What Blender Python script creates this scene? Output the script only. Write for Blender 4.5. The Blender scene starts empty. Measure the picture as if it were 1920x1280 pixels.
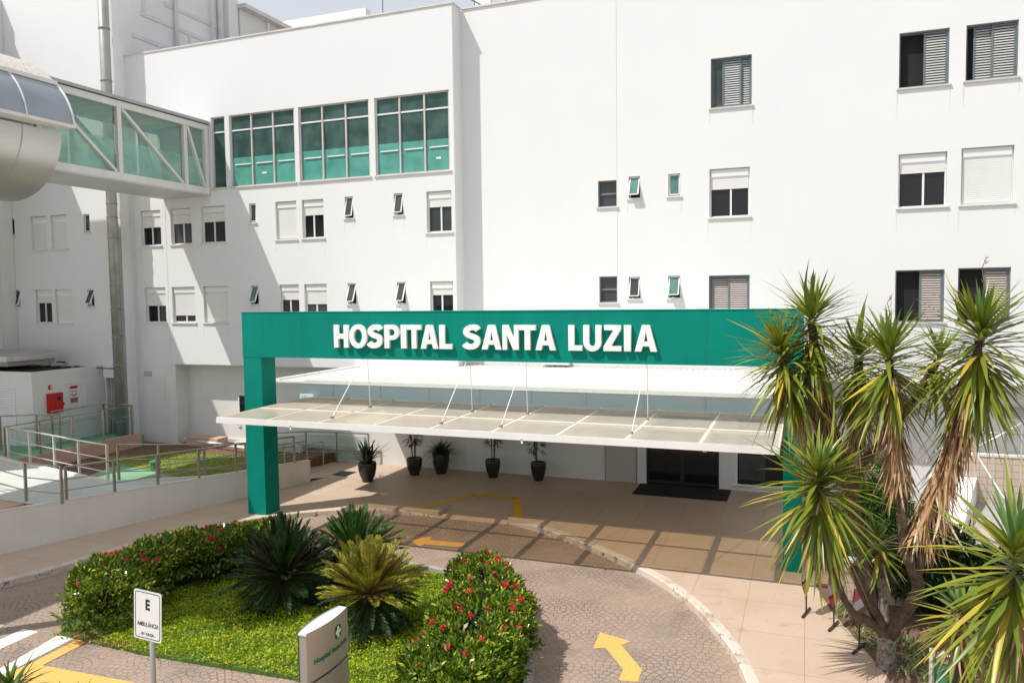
import bpy, bmesh, math, random
import numpy as np
from mathutils import Vector, Matrix
random.seed(7); rng = np.random.default_rng(7)
SC = bpy.context.scene; COL = SC.collection
PI = math.pi; rad = math.radians

# ---------------------------------------------------------------- camera, light, exposure
CAM_Z = 5.2
YAW, PITCH, ROLL, FPX = -0.3651, 0.05836, -0.01346, 1451.5
cd = bpy.data.cameras.new('camera'); cam = bpy.data.objects.new('camera', cd); COL.objects.link(cam)
fw = Vector((math.sin(YAW)*math.cos(PITCH), math.cos(YAW)*math.cos(PITCH), -math.sin(PITCH)))
rt = Vector((math.cos(YAW), -math.sin(YAW), 0)); up = rt.cross(fw)
r2 = rt*math.cos(ROLL)+up*math.sin(ROLL); u2 = -rt*math.sin(ROLL)+up*math.cos(ROLL)
m3 = Matrix((r2, u2, -fw)).transposed()
cam.matrix_world = Matrix.Translation((0, 0, CAM_Z)) @ m3.to_4x4()
cd.sensor_width = 36; cd.lens = FPX/1920*36; cd.clip_end = 3000; cd.clip_start = 0.1
SC.camera = cam
SUN = Vector((1.25, 1.2, -2.66)).normalized()          # direction the light travels
w = bpy.data.worlds.new('World'); SC.world = w; w.use_nodes = True
nt = w.node_tree; bg = nt.nodes['Background']
sky = nt.nodes.new('ShaderNodeTexSky'); sky.sky_type = 'NISHITA'; sky.sun_disc = False
sky.sun_elevation = math.asin(-SUN.z); sky.sun_rotation = math.atan2(-SUN.x, -SUN.y) % (2*PI)
sky.air_density = 1.0; sky.dust_density = 2.5; sky.ozone_density = 1.0
veil = nt.nodes.new('ShaderNodeMix'); veil.data_type = 'RGBA'; veil.inputs[0].default_value = .6      # thin bright cloud over the blue
veil.inputs[7].default_value = (9.4, 9.6, 9.9, 1); nt.links.new(sky.outputs[0], veil.inputs[6])
nt.links.new(veil.outputs[2], bg.inputs[0]); bg.inputs[1].default_value = 0.098
ld = bpy.data.lights.new('sun', 'SUN'); ld.energy = 4.1; ld.angle = rad(0.5); ld.color = (1, .965, .91)
lo = bpy.data.objects.new('sun', ld); COL.objects.link(lo)
lo.rotation_euler = SUN.to_track_quat('-Z', 'Y').to_euler(); lo.location = (-20, -20, 40)
SC.view_settings.view_transform = 'Standard'; SC.view_settings.look = 'None'
SC.view_settings.exposure = 0.14; SC.view_settings.gamma = 1; SC.view_settings.use_curve_mapping = False
SC.cycles.max_bounces = 8; SC.cycles.transparent_max_bounces = 16

# ---------------------------------------------------------------- material helpers
class G:
    def __init__(s, name):
        s.m = bpy.data.materials.new(name); s.m.use_nodes = True
        s.t = s.m.node_tree; s.b = s.t.nodes['Principled BSDF']; s.out = s.t.nodes['Material Output']
    def n(s, typ, **k):
        d = s.t.nodes.new(typ)
        for a, b in k.items(): setattr(d, a, b)
        return d
    def l(s, a, b): s.t.links.new(a, b)
    def put(s, v, sock):
        if isinstance(v, (int, float)): sock.default_value = v
        elif isinstance(v, tuple): sock.default_value = v if len(v) == 4 or len(sock.default_value) == 3 else (*v, 1)
        else: s.l(v, sock)
    def M(s, op, a, b=0.0, c=None):
        d = s.n('ShaderNodeMath', operation=op); s.put(a, d.inputs[0]); s.put(b, d.inputs[1])
        if c is not None: s.put(c, d.inputs[2])
        return d.outputs[0]
    def mix(s, f, a, b, bt='MIX'):
        d = s.n('ShaderNodeMix', data_type='RGBA', blend_type=bt)
        s.put(f, d.inputs[0]); s.put(a, d.inputs[6]); s.put(b, d.inputs[7]); return d.outputs[2]
    def pos(s):
        return s.n('ShaderNodeNewGeometry').outputs['Position']
    def noise(s, scale, detail=4, rough=.55, vec=None, sc3=None):
        d = s.n('ShaderNodeTexNoise'); d.inputs['Scale'].default_value = scale
        d.inputs['Detail'].default_value = detail; d.inputs['Roughness'].default_value = rough
        v = vec or s.pos()
        if sc3:
            mp = s.n('ShaderNodeMapping'); mp.inputs['Scale'].default_value = sc3; s.l(v, mp.inputs[0]); v = mp.outputs[0]
        s.l(v, d.inputs['Vector']); return d.outputs['Fac']
    def rng(s, v, a, b, c=0., d=1.):
        q = s.n('ShaderNodeMapRange'); s.put(v, q.inputs[0])
        for i, k in enumerate((a, b, c, d)): q.inputs[i+1].default_value = k
        return q.outputs[0]
    def bump(s, h, st=.3, dist=.02):
        q = s.n('ShaderNodeBump'); q.inputs['Strength'].default_value = st; q.inputs['Distance'].default_value = dist
        s.l(h, q.inputs['Height']); s.l(q.outputs[0], s.b.inputs['Normal'])

def c4(c): return (c[0], c[1], c[2], 1)
def mat(name, col, rough=.6, metal=0., var=.12, scale=2., bump=.15, bs=60., col2=None, spec=.5, streak=0.):
    g = G(name); g.b.inputs['Roughness'].default_value = rough; g.b.inputs['Metallic'].default_value = metal
    g.b.inputs['Specular IOR Level'].default_value = spec
    c2 = col2 or tuple(x*(1-var) for x in col)
    f = g.rng(g.noise(scale), .35, .7)
    base = g.mix(f, c4(col), c4(c2))
    if streak:
        st = g.rng(g.noise(1.0, 5, .6, sc3=(5, 5, .25)), .5, .8)
        base = g.mix(g.M('MULTIPLY', st, streak), base, c4(tuple(x*.55 for x in col)))
    g.l(base, g.b.inputs['Base Color'])
    if bump: g.bump(g.noise(bs, 3), bump, .01)
    return g.m

def leafmat(name, c1, c2, c3=None, trans=.35, rough=.4, big=1.2):
    g = G(name)
    r = g.n('ShaderNodeNewGeometry').outputs['Random Per Island']
    base = g.mix(r, c4(c1), c4(c2))
    if c3: base = g.mix(g.rng(r, .8, .86), base, c4(c3))
    base = g.mix(g.rng(g.noise(big), .4, .7, 0, .45), base, c4(tuple(x*.6 for x in c1)))
    g.l(base, g.b.inputs['Base Color']); g.b.inputs['Roughness'].default_value = rough
    tr = g.n('ShaderNodeBsdfTranslucent'); g.l(g.mix(.5, base, (1, .95, .3, 1), 'MULTIPLY'), tr.inputs[0])
    mx = g.n('ShaderNodeMixShader'); mx.inputs[0].default_value = trans
    g.l(g.b.outputs[0], mx.inputs[1]); g.l(tr.outputs[0], mx.inputs[2]); g.l(mx.outputs[0], g.out.inputs[0])
    return g.m

def glass(name, tint, opac=.4, body=(.5, .5, .5), rough=.05, var=0.):
    g = G(name); g.b.inputs['Roughness'].default_value = rough
    g.b.inputs['Base Color'].default_value = c4(body)
    if var:
        g.l(g.mix(g.rng(g.noise(2.2, 5), .35, .7), c4(body), c4(tuple(x*(1-var) for x in body))), g.b.inputs['Base Color'])
    tr = g.n('ShaderNodeBsdfTransparent'); tr.inputs[0].default_value = c4(tint)
    mx = g.n('ShaderNodeMixShader'); mx.inputs[0].default_value = opac
    g.l(tr.outputs[0], mx.inputs[1]); g.l(g.b.outputs[0], mx.inputs[2]); g.l(mx.outputs[0], g.out.inputs[0])
    return g.m

# ---------------------------------------------------------------- materials
M = {}
M['plaster'] = mat('white_plaster', (.745, .745, .74), .75, var=.025, scale=.6, bump=.3, bs=45, streak=.02, spec=.2)
M['plaster_low'] = mat('white_plaster_low', (.74, .73, .70), .8, var=.08, scale=.9, bump=.25, bs=40, streak=.12, spec=.2)
M['tower'] = mat('grey_render', (.80, .80, .80), .8, var=.12, scale=.5, bump=.2, streak=.15)
M['tower_line'] = mat('render_joint', (.68, .69, .71), .8)
M['tower_dark'] = mat('grey_cladding', (.45, .46, .46), .7)
M['green'] = mat('green_paint', (.0005, .225, .168), .6, var=.14, scale=1.1, bump=.08, bs=30, streak=.2, spec=.12)
M['seam'] = mat('panel_seam', (.0015, .13, .095), .6)
M['letter'] = mat('white_letter', (.84, .84, .83), .4, var=.03)
M['porch'] = mat('porch_panel', (.64, .78, .84), .5, var=.06, scale=.8, streak=.08)
M['whitemetal'] = mat('white_metal', (.80, .79, .76), .4, var=.06, scale=3, bump=.03, streak=.08)
M['corr'] = mat('corrugated_sheet', (.80, .78, .74), .5, var=.1, scale=1.2, bump=.05, streak=.1)
M['glasscan'] = glass('canopy_glass', (.95, .86, .70), .36, (.76, .75, .70), .3, .14)
M['teal'] = glass('frosted_teal_film', (.2, .65, .55), .72, (.15, .49, .41), .12, .3)
M['bandglass'] = glass('green_tinted_glass', (.70, .84, .80), .28, (.18, .31, .30), .02, .6)
M['bridgeglass'] = glass('pale_green_glass', (.92, .98, .95), .24, (.42, .60, .54), .02)
M['bridgefilm'] = glass('pale_frosted_film', (.78, .93, .87), .52, (.48, .74, .64), .2, .3)
M['railglass'] = glass('rail_glass', (.80, .90, .86), .12, (.2, .3, .28), .03)
M['pane'] = mat('dark_pane', (.012, .014, .016), .04, var=.3, scale=1.5, bump=0)
M['pane2'] = mat('grey_pane', (.06, .07, .068), .08, var=.4, scale=2, bump=0)
M['panet'] = mat('teal_pane', (.10, .24, .21), .12, var=.4, scale=2.5, bump=0)
M['dark'] = mat('dark_interior', (.016, .015, .014), .9, var=.4)  # near-black; the shade of unlit rooms is put into the colour
M['room'] = mat('corridor_wall', (.62, .66, .63), .8, var=.1)
M['roomdoor'] = mat('corridor_door', (.16, .21, .20), .6)
M['frame'] = mat('window_frame', (.78, .78, .76), .4, var=.04, bump=0)
M['frameg'] = mat('bronze_frame', (.60, .55, .51), .4, var=.15, bump=0)
M['steelblue'] = mat('blue_grey_steel', (.14, .18, .20), .45, var=.2, bump=0)
M['louvre'] = mat('louvre_slat', (.50, .51, .49), .5, var=.1, bump=0)
M['louvreb'] = mat('louvre_slat_warm', (.52, .45, .41), .5, var=.12, bump=0)
M['shutter'] = mat('roller_shutter', (.76, .755, .73), .55, var=.04, bump=0)
M['sill'] = mat('stone_sill', (.62, .59, .55), .6, var=.15, scale=6)
M['coping'] = mat('coping', (.70, .66, .61), .6, var=.2, scale=2)
M['pipe'] = mat('galvanised_pipe', (.46, .45, .42), .45, .55, var=.25, scale=2.2, bump=.08, streak=.35)
M['pipeband'] = mat('pipe_band', (.30, .28, .26), .55, .4)
M['silver'] = mat('brushed_aluminium', (.58, .565, .53), .42, .75, var=.08, scale=1.0, bump=.04, bs=20)
M['silverdull'] = mat('polycarbonate', (.34, .37, .40), .28, .25, var=.15, scale=1.4, bump=.03)
M['ribbed'] = mat('ribbed_roof', (.66, .63, .58), .6, .2, var=.2, scale=8)
M['bridgewhite'] = mat('bridge_white', (.76, .74, .70), .45, var=.08, scale=2, streak=.18)
M['under'] = mat('bridge_soffit', (.58, .58, .57), .5, var=.12, scale=.8)
M['steel'] = mat('stainless_steel', (.42, .38, .32), .32, .75, var=.2, scale=5, bump=0)
M['steelw'] = mat('pale_lit_steel', (.72, .70, .66), .35, .5, var=.1, scale=5, bump=0)  # paler steel for sunlit rails; the sunlight is put into the colour
M['salmon'] = mat('salmon_paint', (.62, .40, .29), .8, var=.2, scale=1.6, streak=.25)
M['rampwall'] = mat('ramp_wall_paint', (.74, .71, .66), .8, var=.14, scale=.8, streak=.2, col2=(.70, .62, .54))
M['walk'] = mat('painted_walkway', (.55, .58, .54), .8, var=.12, scale=1.2)
M['greenpaint'] = mat('green_painted_slab', (.20, .42, .25), .8, var=.25, scale=1.6)
M['soil'] = mat('soil', (.20, .11, .07), .95, var=.5, scale=7, bump=.6, bs=30)
M['red'] = mat('red_enamel', (.55, .008, .006), .35, var=.12, bump=0)
M['black'] = mat('black_metal', (.015, .015, .016), .4, bump=0)
M['pot'] = mat('dark_glazed_pot', (.022, .026, .024), .22, var=.4, scale=5, bump=.05)
M['mat'] = mat('rubber_mat', (.012, .012, .012), .9, bump=.4, bs=200)
M['doorw'] = mat('white_door', (.50, .485, .44), .6, var=.06)
M['yellowpaint'] = mat('yellow_marking', (.86, .44, .10), .75, var=.22, scale=16, col2=(.66, .36, .12))
M['yellowpaint2'] = mat('yellow_marking_deep', (.78, .45, .012), .7, var=.15, scale=6)
M['whitepaint'] = mat('white_marking', (.74, .73, .70), .75, var=.14, scale=14, col2=(.56, .52, .48))
M['signwhite'] = mat('sign_white', (.72, .71, .68), .35, var=.04, bump=0)
M['signblack'] = mat('sign_black', (.012, .018, .022), .5, bump=0)
M['poleg'] = mat('grey_pole', (.40, .38, .35), .4, .5, var=.15, bump=0)
M['totem'] = mat('champagne_aluminium', (.56, .47, .38), .38, .55, var=.16, scale=.9, bump=.02, streak=.25)
M['totemtop'] = mat('pale_cap', (.62, .64, .66), .5, var=.05)
M['logogreen'] = mat('logo_green', (.004, .07, .045), .4, bump=0)
M['textgreen'] = mat('text_green', (.008, .15, .075), .5, bump=0)
M['bark'] = mat('yucca_bark', (.13, .085, .055), .95, var=.55, scale=9, bump=1., bs=22, col2=(.045, .03, .02))
M['lichen'] = mat('lichen_bark', (.10, .075, .055), .95, scale=14, bump=1., bs=25, col2=(.36, .34, .30))
M['yucca'] = leafmat('yucca_leaf', (.13, .19, .02), (.32, .34, .035), (.56, .43, .05), .22, .33)
M['yuccain'] = leafmat('yucca_leaf_young', (.13, .25, .08), (.19, .33, .09), None, .2, .3)
M['dead'] = leafmat('dead_yucca_leaf', (.33, .18, .08), (.66, .44, .24), (.75, .62, .46), .12, .8)
M['stalk'] = mat('dry_stalk', (.16, .09, .06), .9)
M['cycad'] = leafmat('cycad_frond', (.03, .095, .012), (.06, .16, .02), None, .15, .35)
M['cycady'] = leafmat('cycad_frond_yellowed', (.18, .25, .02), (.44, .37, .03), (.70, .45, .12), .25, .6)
M['cycadd'] = leafmat('cycad_frond_dark', (.016, .05, .010), (.03, .08, .014), None, .12, .45)  # dark old fronds, with the shade among them put into the colour
M['hedge'] = leafmat('hedge_leaf', (.045, .11, .010), (.20, .30, .018), (.52, .52, .06), .2, .2)
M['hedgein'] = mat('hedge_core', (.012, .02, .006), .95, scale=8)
M['flower'] = leafmat('red_petals', (.75, .01, .03), (.88, .07, .14), None, .2, .5)
M['cover'] = leafmat('ground_cover_leaf', (.26, .40, .010), (.52, .62, .015), (.62, .60, .03), .35, .5, 1.6)
M['coverbase'] = mat('ground_cover_soil', (.07, .13, .015), .95, scale=8, bump=.8, bs=25)
M['lawn'] = leafmat('lawn_blade', (.20, .28, .03), (.34, .36, .04), (.50, .42, .12), .3, .6)
M['lawnbase'] = mat('lawn_base', (.22, .27, .05), .95, scale=4, var=.4, bump=.8)
M['lily'] = leafmat('strap_leaf', (.14, .22, .05), (.40, .46, .20), (.55, .58, .34), .25, .4)
M['conif'] = leafmat('conifer_spray', (.03, .10, .012), (.08, .19, .02), None, .2, .6)
M['potleaf'] = leafmat('pot_plant_leaf', (.022, .05, .015), (.05, .09, .025), None, .2, .35)
M['shrub'] = leafmat('shrub_leaf', (.02, .06, .015), (.05, .11, .03), None, .2, .4)
M['foregl'] = leafmat('fore_leaf', (.06, .13, .02), (.16, .24, .035), None, .25, .35)
M['pink'] = mat('pink_print', (.80, .16, .20), .5); M['bannerw'] = mat('banner_print', (.75, .75, .74), .5)
M['bannery'] = mat('yellow_print', (.85, .50, .01), .5); M['bannerbrown'] = mat('banner_back', (.30, .12, .09), .6)
M['meshgreen'] = mat('green_mesh', (.05, .22, .12), .6); M['conc'] = mat('concrete', (.40, .375, .34), .85, var=.15, scale=1.5)
M['rust'] = mat('rusty_roof', (.07, .04, .03), .9, var=.6, scale=4)
M['yellowsign'] = mat('yellow_plastic', (.75, .55, .02), .5)

def fanmat():
    g = G('fan_paving'); p = g.n('ShaderNodeSeparateXYZ'); g.l(g.pos(), p.inputs[0])
    R = .52
    nx = g.noise(1.1, 2); ny = g.noise(1.7, 2, vec=None)
    ang = .35; x0, y0 = p.outputs[0], p.outputs[1]
    x1 = g.M('ADD', g.M('MULTIPLY', x0, math.cos(ang)), g.M('MULTIPLY', y0, math.sin(ang)))
    y1 = g.M('SUBTRACT', g.M('MULTIPLY', y0, math.cos(ang)), g.M('MULTIPLY', x0, math.sin(ang)))
    u = g.M('DIVIDE', g.M('ADD', x1, g.M('MULTIPLY', nx, .10)), R)
    v = g.M('DIVIDE', g.M('ADD', y1, g.M('MULTIPLY', ny, .10)), R)
    j = g.M('FLOOR', v)
    def cent(jj):
        par = g.M('FLOORED_MODULO', jj, 2.)
        cx = g.M('ADD', g.M('MULTIPLY', g.M('ROUND', g.M('DIVIDE', g.M('SUBTRACT', u, par), 2.)), 2.), par)
        dx = g.M('SUBTRACT', u, cx); dy = g.M('SUBTRACT', v, jj)
        return dx, dy, g.M('SQRT', g.M('ADD', g.M('MULTIPLY', dx, dx), g.M('MULTIPLY', dy, dy)))
    ax, ay, ad = cent(j); bx_, by_, bd = cent(g.M('ADD', j, 1.))
    s = g.M('LESS_THAN', ad, 1.)
    def sel(a, b): return g.M('ADD', g.M('MULTIPLY', a, s), g.M('MULTIPLY', b, g.M('SUBTRACT', 1., s)))
    dx, dy, d = sel(ax, bx_), sel(ay, by_), sel(ad, bd)
    NR = 5.
    q = g.M('MULTIPLY', d, NR); ring = g.M('FLOOR', q); fr = g.M('FRACT', q)
    e1 = g.M('MINIMUM', fr, g.M('SUBTRACT', 1., fr))          # distance to ring joint
    th = g.M('ARCTAN2', dx, dy)
    cnt = g.M('MULTIPLY', g.M('ADD', ring, .6), 3.0)
    a2 = g.M('ADD', g.M('MULTIPLY', g.M('DIVIDE', th, PI), g.M('ROUND', cnt)), g.M('MULTIPLY', ring, .37))
    f2 = g.M('FRACT', a2); e2 = g.M('MULTIPLY', g.M('MINIMUM', f2, g.M('SUBTRACT', 1., f2)), g.M('DIVIDE', g.M('MULTIPLY', q, PI), g.M('MAXIMUM', cnt, 1.)))
    wear = g.rng(g.noise(.9, 4), .35, .65, .02, .10)
    l1 = g.M('LESS_THAN', e1, wear); l2 = g.M('LESS_THAN', e2, wear)
    line = g.M('MAXIMUM', l1, l2)
    fade = g.rng(g.noise(.55, 3), .38, .62, .22, .85)
    n = g.noise(.5, 5); n2 = g.noise(9, 4)
    base = g.mix(g.rng(n, .3, .7), (.38, .275, .205, 1), (.30, .225, .175, 1))
    base = g.mix(g.rng(n2, .3, .8, 0, .4), base, (.42, .32, .25, 1))
    cell = g.n('ShaderNodeTexWhiteNoise', noise_dimensions='2D'); cv = g.n('ShaderNodeCombineXYZ')
    g.l(ring, cv.inputs[0]); g.l(g.M('FLOOR', a2), cv.inputs[1]); g.l(cv.outputs[0], cell.inputs['Vector'])
    base = g.mix(g.M('MULTIPLY', cell.outputs[0], .22), base, (.16, .135, .12, 1))
    base = g.mix(g.M('MULTIPLY', line, fade), base, (.075, .06, .052, 1))
    stain = g.rng(g.noise(.8, 6, .65), .52, .72, 0, .55)
    base = g.mix(stain, base, (.14, .12, .11, 1))
    g.l(base, g.b.inputs['Base Color']); g.b.inputs['Roughness'].default_value = .8
    g.bump(g.M('SUBTRACT', n2, line), .35, .008)
    return g.m
M['fan'] = fanmat()

def tilemat(name, c1, c2, joint, sx, sy, off=.5, jw=.012, stain=.4, stainc=(.30, .17, .10), rot=0.):
    g = G(name); b = g.n('ShaderNodeTexBrick'); mp = g.n('ShaderNodeMapping'); g.l(g.pos(), mp.inputs[0])
    mp.inputs['Rotation'].default_value = (0, 0, rot)
    if name.startswith('wall'):
        mp.inputs['Rotation'].default_value = (-PI/2, 0, 0)
    g.l(mp.outputs[0], b.inputs['Vector'])
    b.inputs['Scale'].default_value = 1; b.inputs['Brick Width'].default_value = sx; b.inputs['Row Height'].default_value = sy
    b.inputs['Mortar Size'].default_value = jw; b.inputs['Mortar Smooth'].default_value = .3; b.offset = off
    b.inputs['Color1'].default_value = c4(c1); b.inputs['Color2'].default_value = c4(c2); b.inputs['Mortar'].default_value = c4(joint)
    base = b.outputs[0]
    base = g.mix(g.rng(g.noise(.7, 6, .6), .48, .75, 0, stain), base, c4(stainc))
    base = g.mix(g.rng(g.noise(14, 5, .7), .35, .75, 0, .25), base, c4(tuple(x*.7 for x in c1)))
    base = g.mix(g.rng(g.noise(2.5, 5, .7), .58, .7, 0, stain*.7), base, c4(tuple(x*.55 for x in stainc)))
    g.l(base, g.b.inputs['Base Color']); g.b.inputs['Roughness'].default_value = .55
    g.bump(g.M('ADD', g.M('MULTIPLY', b.outputs[1], -1.), g.M('MULTIPLY', g.noise(60), .3)), .25, .005)
    return g.m
M['pavers'] = tilemat('sidewalk_slabs', (.56, .43, .33), (.52, .395, .30), (.34, .235, .165), .92, 1.22, 0, .006, .45, (.42, .25, .15))
M['tilewall'] = tilemat('wall_tiles', (.55, .45, .36), (.52, .42, .34), (.32, .22, .17), .155, .155, 0, .008, .15)
def kerbmat():
    g = G('worn_kerb_paint')
    b = g.mix(g.rng(g.noise(2.2, 5, .6), .5, .66), (.60, .52, .44, 1), (.40, .31, .23, 1))
    b = g.mix(g.rng(g.noise(6, 5, .7), .57, .66), b, (.10, .08, .06, 1))
    g.l(b, g.b.inputs['Base Color']); g.b.inputs['Roughness'].default_value = .9
    g.bump(g.noise(20, 5), .2, .006); return g.m
M['kerb'] = kerbmat()

# ---------------------------------------------------------------- mesh helpers
class MB:
    def __init__(s): s.v = []; s.f = []
    def quad(s, *p):
        i = len(s.v); s.v += [tuple(q) for q in p]; s.f.append(tuple(range(i, i+len(p))))
    def box(s, x0, x1, y0, y1, z0, z1):
        i = len(s.v)
        s.v += [(x0, y0, z0), (x1, y0, z0), (x1, y1, z0), (x0, y1, z0), (x0, y0, z1), (x1, y0, z1), (x1, y1, z1), (x0, y1, z1)]
        s.f += [tuple(i+k for k in q) for q in ((3, 2, 1, 0), (4, 5, 6, 7), (0, 1, 5, 4), (1, 2, 6, 5), (2, 3, 7, 6), (3, 0, 4, 7))]
        return s
    def beam(s, p, q, w, h=None, upv=(0, 0, 1)):
        p, q = Vector(p), Vector(q); d = (q-p).normalized(); h = h or w
        u = Vector(upv); 
        if abs(d.dot(u)) > .98: u = Vector((0, 1, 0))
        a = d.cross(u).normalized()*w/2; b = a.cross(d).normalized()*h/2; i = len(s.v)
        for c in (p, q): s.v += [tuple(c-a-b), tuple(c+a-b), tuple(c+a+b), tuple(c-a+b)]
        s.f += [tuple(i+k for k in t) for t in ((0, 1, 2, 3), (7, 6, 5, 4), (0, 4, 5, 1), (1, 5, 6, 2), (2, 6, 7, 3), (3, 7, 4, 0))]
        return s
    def tube(s, pts, r, n=8, cap=True):
        pts = [Vector(p) for p in pts]; rr = r if isinstance(r, (list, tuple)) else [r]*len(pts)
        i0 = len(s.v); prev = None
        for k, p in enumerate(pts):
            d = (pts[min(k+1, len(pts)-1)]-pts[max(k-1, 0)]).normalized()
            ref = Vector((0, 0, 1)) if abs(d.z) < .95 else Vector((1, 0, 0))
            if prev is not None: a = (prev-d*prev.dot(d)).normalized()
            else: a = d.cross(ref).normalized()
            prev = a; b = d.cross(a)
            for j in range(n):
                t = 2*PI*j/n; s.v.append(tuple(p+(a*math.cos(t)+b*math.sin(t))*rr[k]))
        for k in range(len(pts)-1):
            for j in range(n):
                a, b = i0+k*n+j, i0+k*n+(j+1) % n; s.f.append((a, b, b+n, a+n))
        if cap:
            s.f.append(tuple(i0+j for j in range(n))[::-1]); s.f.append(tuple(i0+(len(pts)-1)*n+j for j in range(n)))
        return s
    def prism(s, poly, z0, z1):
        i = len(s.v); n = len(poly)
        s.v += [(p[0], p[1], z0 if not callable(z0) else z0(*p)) for p in poly]+[(p[0], p[1], z1 if not callable(z1) else z1(*p)) for p in poly]
        s.f.append(tuple(range(i+n, i+2*n))); s.f.append(tuple(range(i, i+n))[::-1])
        for k in range(n):
            a, b = i+k, i+(k+1) % n; s.f.append((a, b, b+n, a+n))
        return s
    def lathe(s, c, prof, n=20):
        i0 = len(s.v)
        for r, z in prof:
            for j in range(n): t = 2*PI*j/n; s.v.append((c[0]+r*math.cos(t), c[1]+r*math.sin(t), c[2]+z))
        for k in range(len(prof)-1):
            for j in range(n):
                a, b = i0+k*n+j, i0+k*n+(j+1) % n; s.f.append((a, b, b+n, a+n))
        s.f.append(tuple(i0+j for j in range(n))[::-1]); s.f.append(tuple(i0+(len(prof)-1)*n+j for j in range(n)))
        return s
    def build(s, name, m, parent=None, smooth=False, label=None, normals=False, merge=False):
        me = bpy.data.meshes.new(name); o = bpy.data.objects.new(name, me); COL.objects.link(o)
        if parent is not None:
            r = parent
            while r.parent: r = r.parent
            off = Vector(r['_o']) if '_o' in r else Vector(r.location); o.parent = parent
        else:
            a = np.array(s.v); off = Vector(((a[:, 0].min()+a[:, 0].max())/2, (a[:, 1].min()+a[:, 1].max())/2, a[:, 2].min())); o.location = off
        me.from_pydata([(p[0]-off[0], p[1]-off[1], p[2]-off[2]) for p in s.v], [], s.f)
        me.materials.append(M[m] if isinstance(m, str) else m)
        if normals or merge:
            b = bmesh.new(); b.from_mesh(me)
            if merge: bmesh.ops.remove_doubles(b, verts=b.verts, dist=.0005)
            bmesh.ops.recalc_face_normals(b, faces=b.faces); b.to_mesh(me); b.free()
        if smooth: me.polygons.foreach_set('use_smooth', [True]*len(me.polygons))
        me.update()
        if label: o['label'] = label
        return o

def tag(o, label=None, cat=None, group=None, kind=None):
    for k, v in (('label', label), ('category', cat), ('group', group), ('kind', kind)):
        if v: o[k] = v
    return o
def empty(name, loc, label, cat, group=None):
    o = bpy.data.objects.new(name, None); COL.objects.link(o); o.location = loc; o.empty_display_size = .2
    return tag(o, label, cat, group)
def struct(mb, name, m, **k): return tag(mb.build(name, m, **k), kind='structure')
def npmesh(name, V, F, m, parent=None, smooth=False):
    """V (n,3) F (k,4 or 3) numpy"""
    me = bpy.data.meshes.new(name); o = bpy.data.objects.new(name, me); COL.objects.link(o)
    if parent is not None:
        r = parent
        while r.parent: r = r.parent
        off = np.array(r.location); o.parent = parent
    else:
        off = np.array([(V[:, 0].min()+V[:, 0].max())/2, (V[:, 1].min()+V[:, 1].max())/2, V[:, 2].min()]); o.location = off
    V = V-off; k = F.shape[1]
    me.vertices.add(len(V)); me.vertices.foreach_set('co', V.astype(np.float32).ravel())
    me.loops.add(F.size); me.loops.foreach_set('vertex_index', F.astype(np.int32).ravel())
    me.polygons.add(len(F)); me.polygons.foreach_set('loop_start', np.arange(0, F.size, k, dtype=np.int32))
    me.polygons.foreach_set('loop_total', np.full(len(F), k, dtype=np.int32))
    if smooth: me.polygons.foreach_set('use_smooth', np.ones(len(F), bool))
    me.materials.append(M[m]); me.update(calc_edges=True); return o
def nrm(a): return a/np.maximum(np.linalg.norm(a, axis=-1, keepdims=True), 1e-9)

def leaves(P, D, size, wd, fold=.25, up=None):
    """small folded leaves: base P, direction D, length size (array), width wd"""
    n = len(P); D = nrm(D); U = rng.normal(size=(n, 3)); 
    if up is not None: U = U*.6+up
    S = nrm(np.cross(D, U)); N = np.cross(S, D)
    L = size[:, None]; W = wd[:, None]
    a = P; b = P+D*L*.5+S*W*.5+N*L*fold*.3; c = P+D*L-N*L*.12; d = P+D*L*.5-S*W*.5+N*L*fold*.3
    V = np.stack([a, b, c, d], 1).reshape(-1, 3)
    F = (np.arange(n)*4)[:, None]+np.array([[0, 1, 2, 3]])
    return V, F

def blades(P, D, L, W, droop, seg=5, fold=.3, kink=None):
    """long strap leaves: arrays of base points, unit directions, lengths, widths, droop; returns V,F quads"""
    n = len(P); D = nrm(D); t = np.linspace(0, 1, seg+1)
    zz = np.array([0, 0, 1.])
    S = np.cross(D, zz)+rng.normal(size=(n, 3))*.05; S = nrm(S); N = np.cross(S, D)
    prof = np.array([.55, .95, 1., .82, .5, .02]) if seg == 5 else np.interp(t, [0, .2, .45, .75, 1], [.5, .95, 1, .6, .02])
    Vs = []
    for k in range(seg+1):
        c = P+D*(L*t[k])[:, None]-zz*(droop*L*t[k]**2)[:, None]
        if kink is not None: c = c+kink*(L*t[k]**2)[:, None]
        w = (W*prof[k]*.5)[:, None]
        Vs += [c-S*w+N*w*fold, c, c+S*w+N*w*fold]
    V = np.stack(Vs, 1).reshape(-1, 3); m = 3*(seg+1); base = (np.arange(n)*m)[:, None, None]
    q = []
    for k in range(seg):
        q += [[3*k, 3*k+1, 3*k+4, 3*k+3], [3*k+1, 3*k+2, 3*k+5, 3*k+4]]
    F = (base+np.array(q)[None]).reshape(-1, 4)
    return V, F
def cat(*a):
    Vs, Fs, o = [], [], 0
    for V, F in a: Vs.append(V); Fs.append(F+o); o += len(V)
    return np.concatenate(Vs), np.concatenate(Fs)
def catmull(pts, n=8):
    P = [np.array(p, float) for p in pts]; P = [2*P[0]-P[1]]+P+[2*P[-1]-P[-2]]; out = []
    for i in range(1, len(P)-2):
        for k in range(n):
            t = k/n; a, b, c, d = P[i-1:i+3]
            out.append(.5*((2*b)+(-a+c)*t+(2*a-5*b+4*c-d)*t*t+(-a+3*b-3*c+d)*t**3))
    out.append(P[-2]); return out

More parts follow.
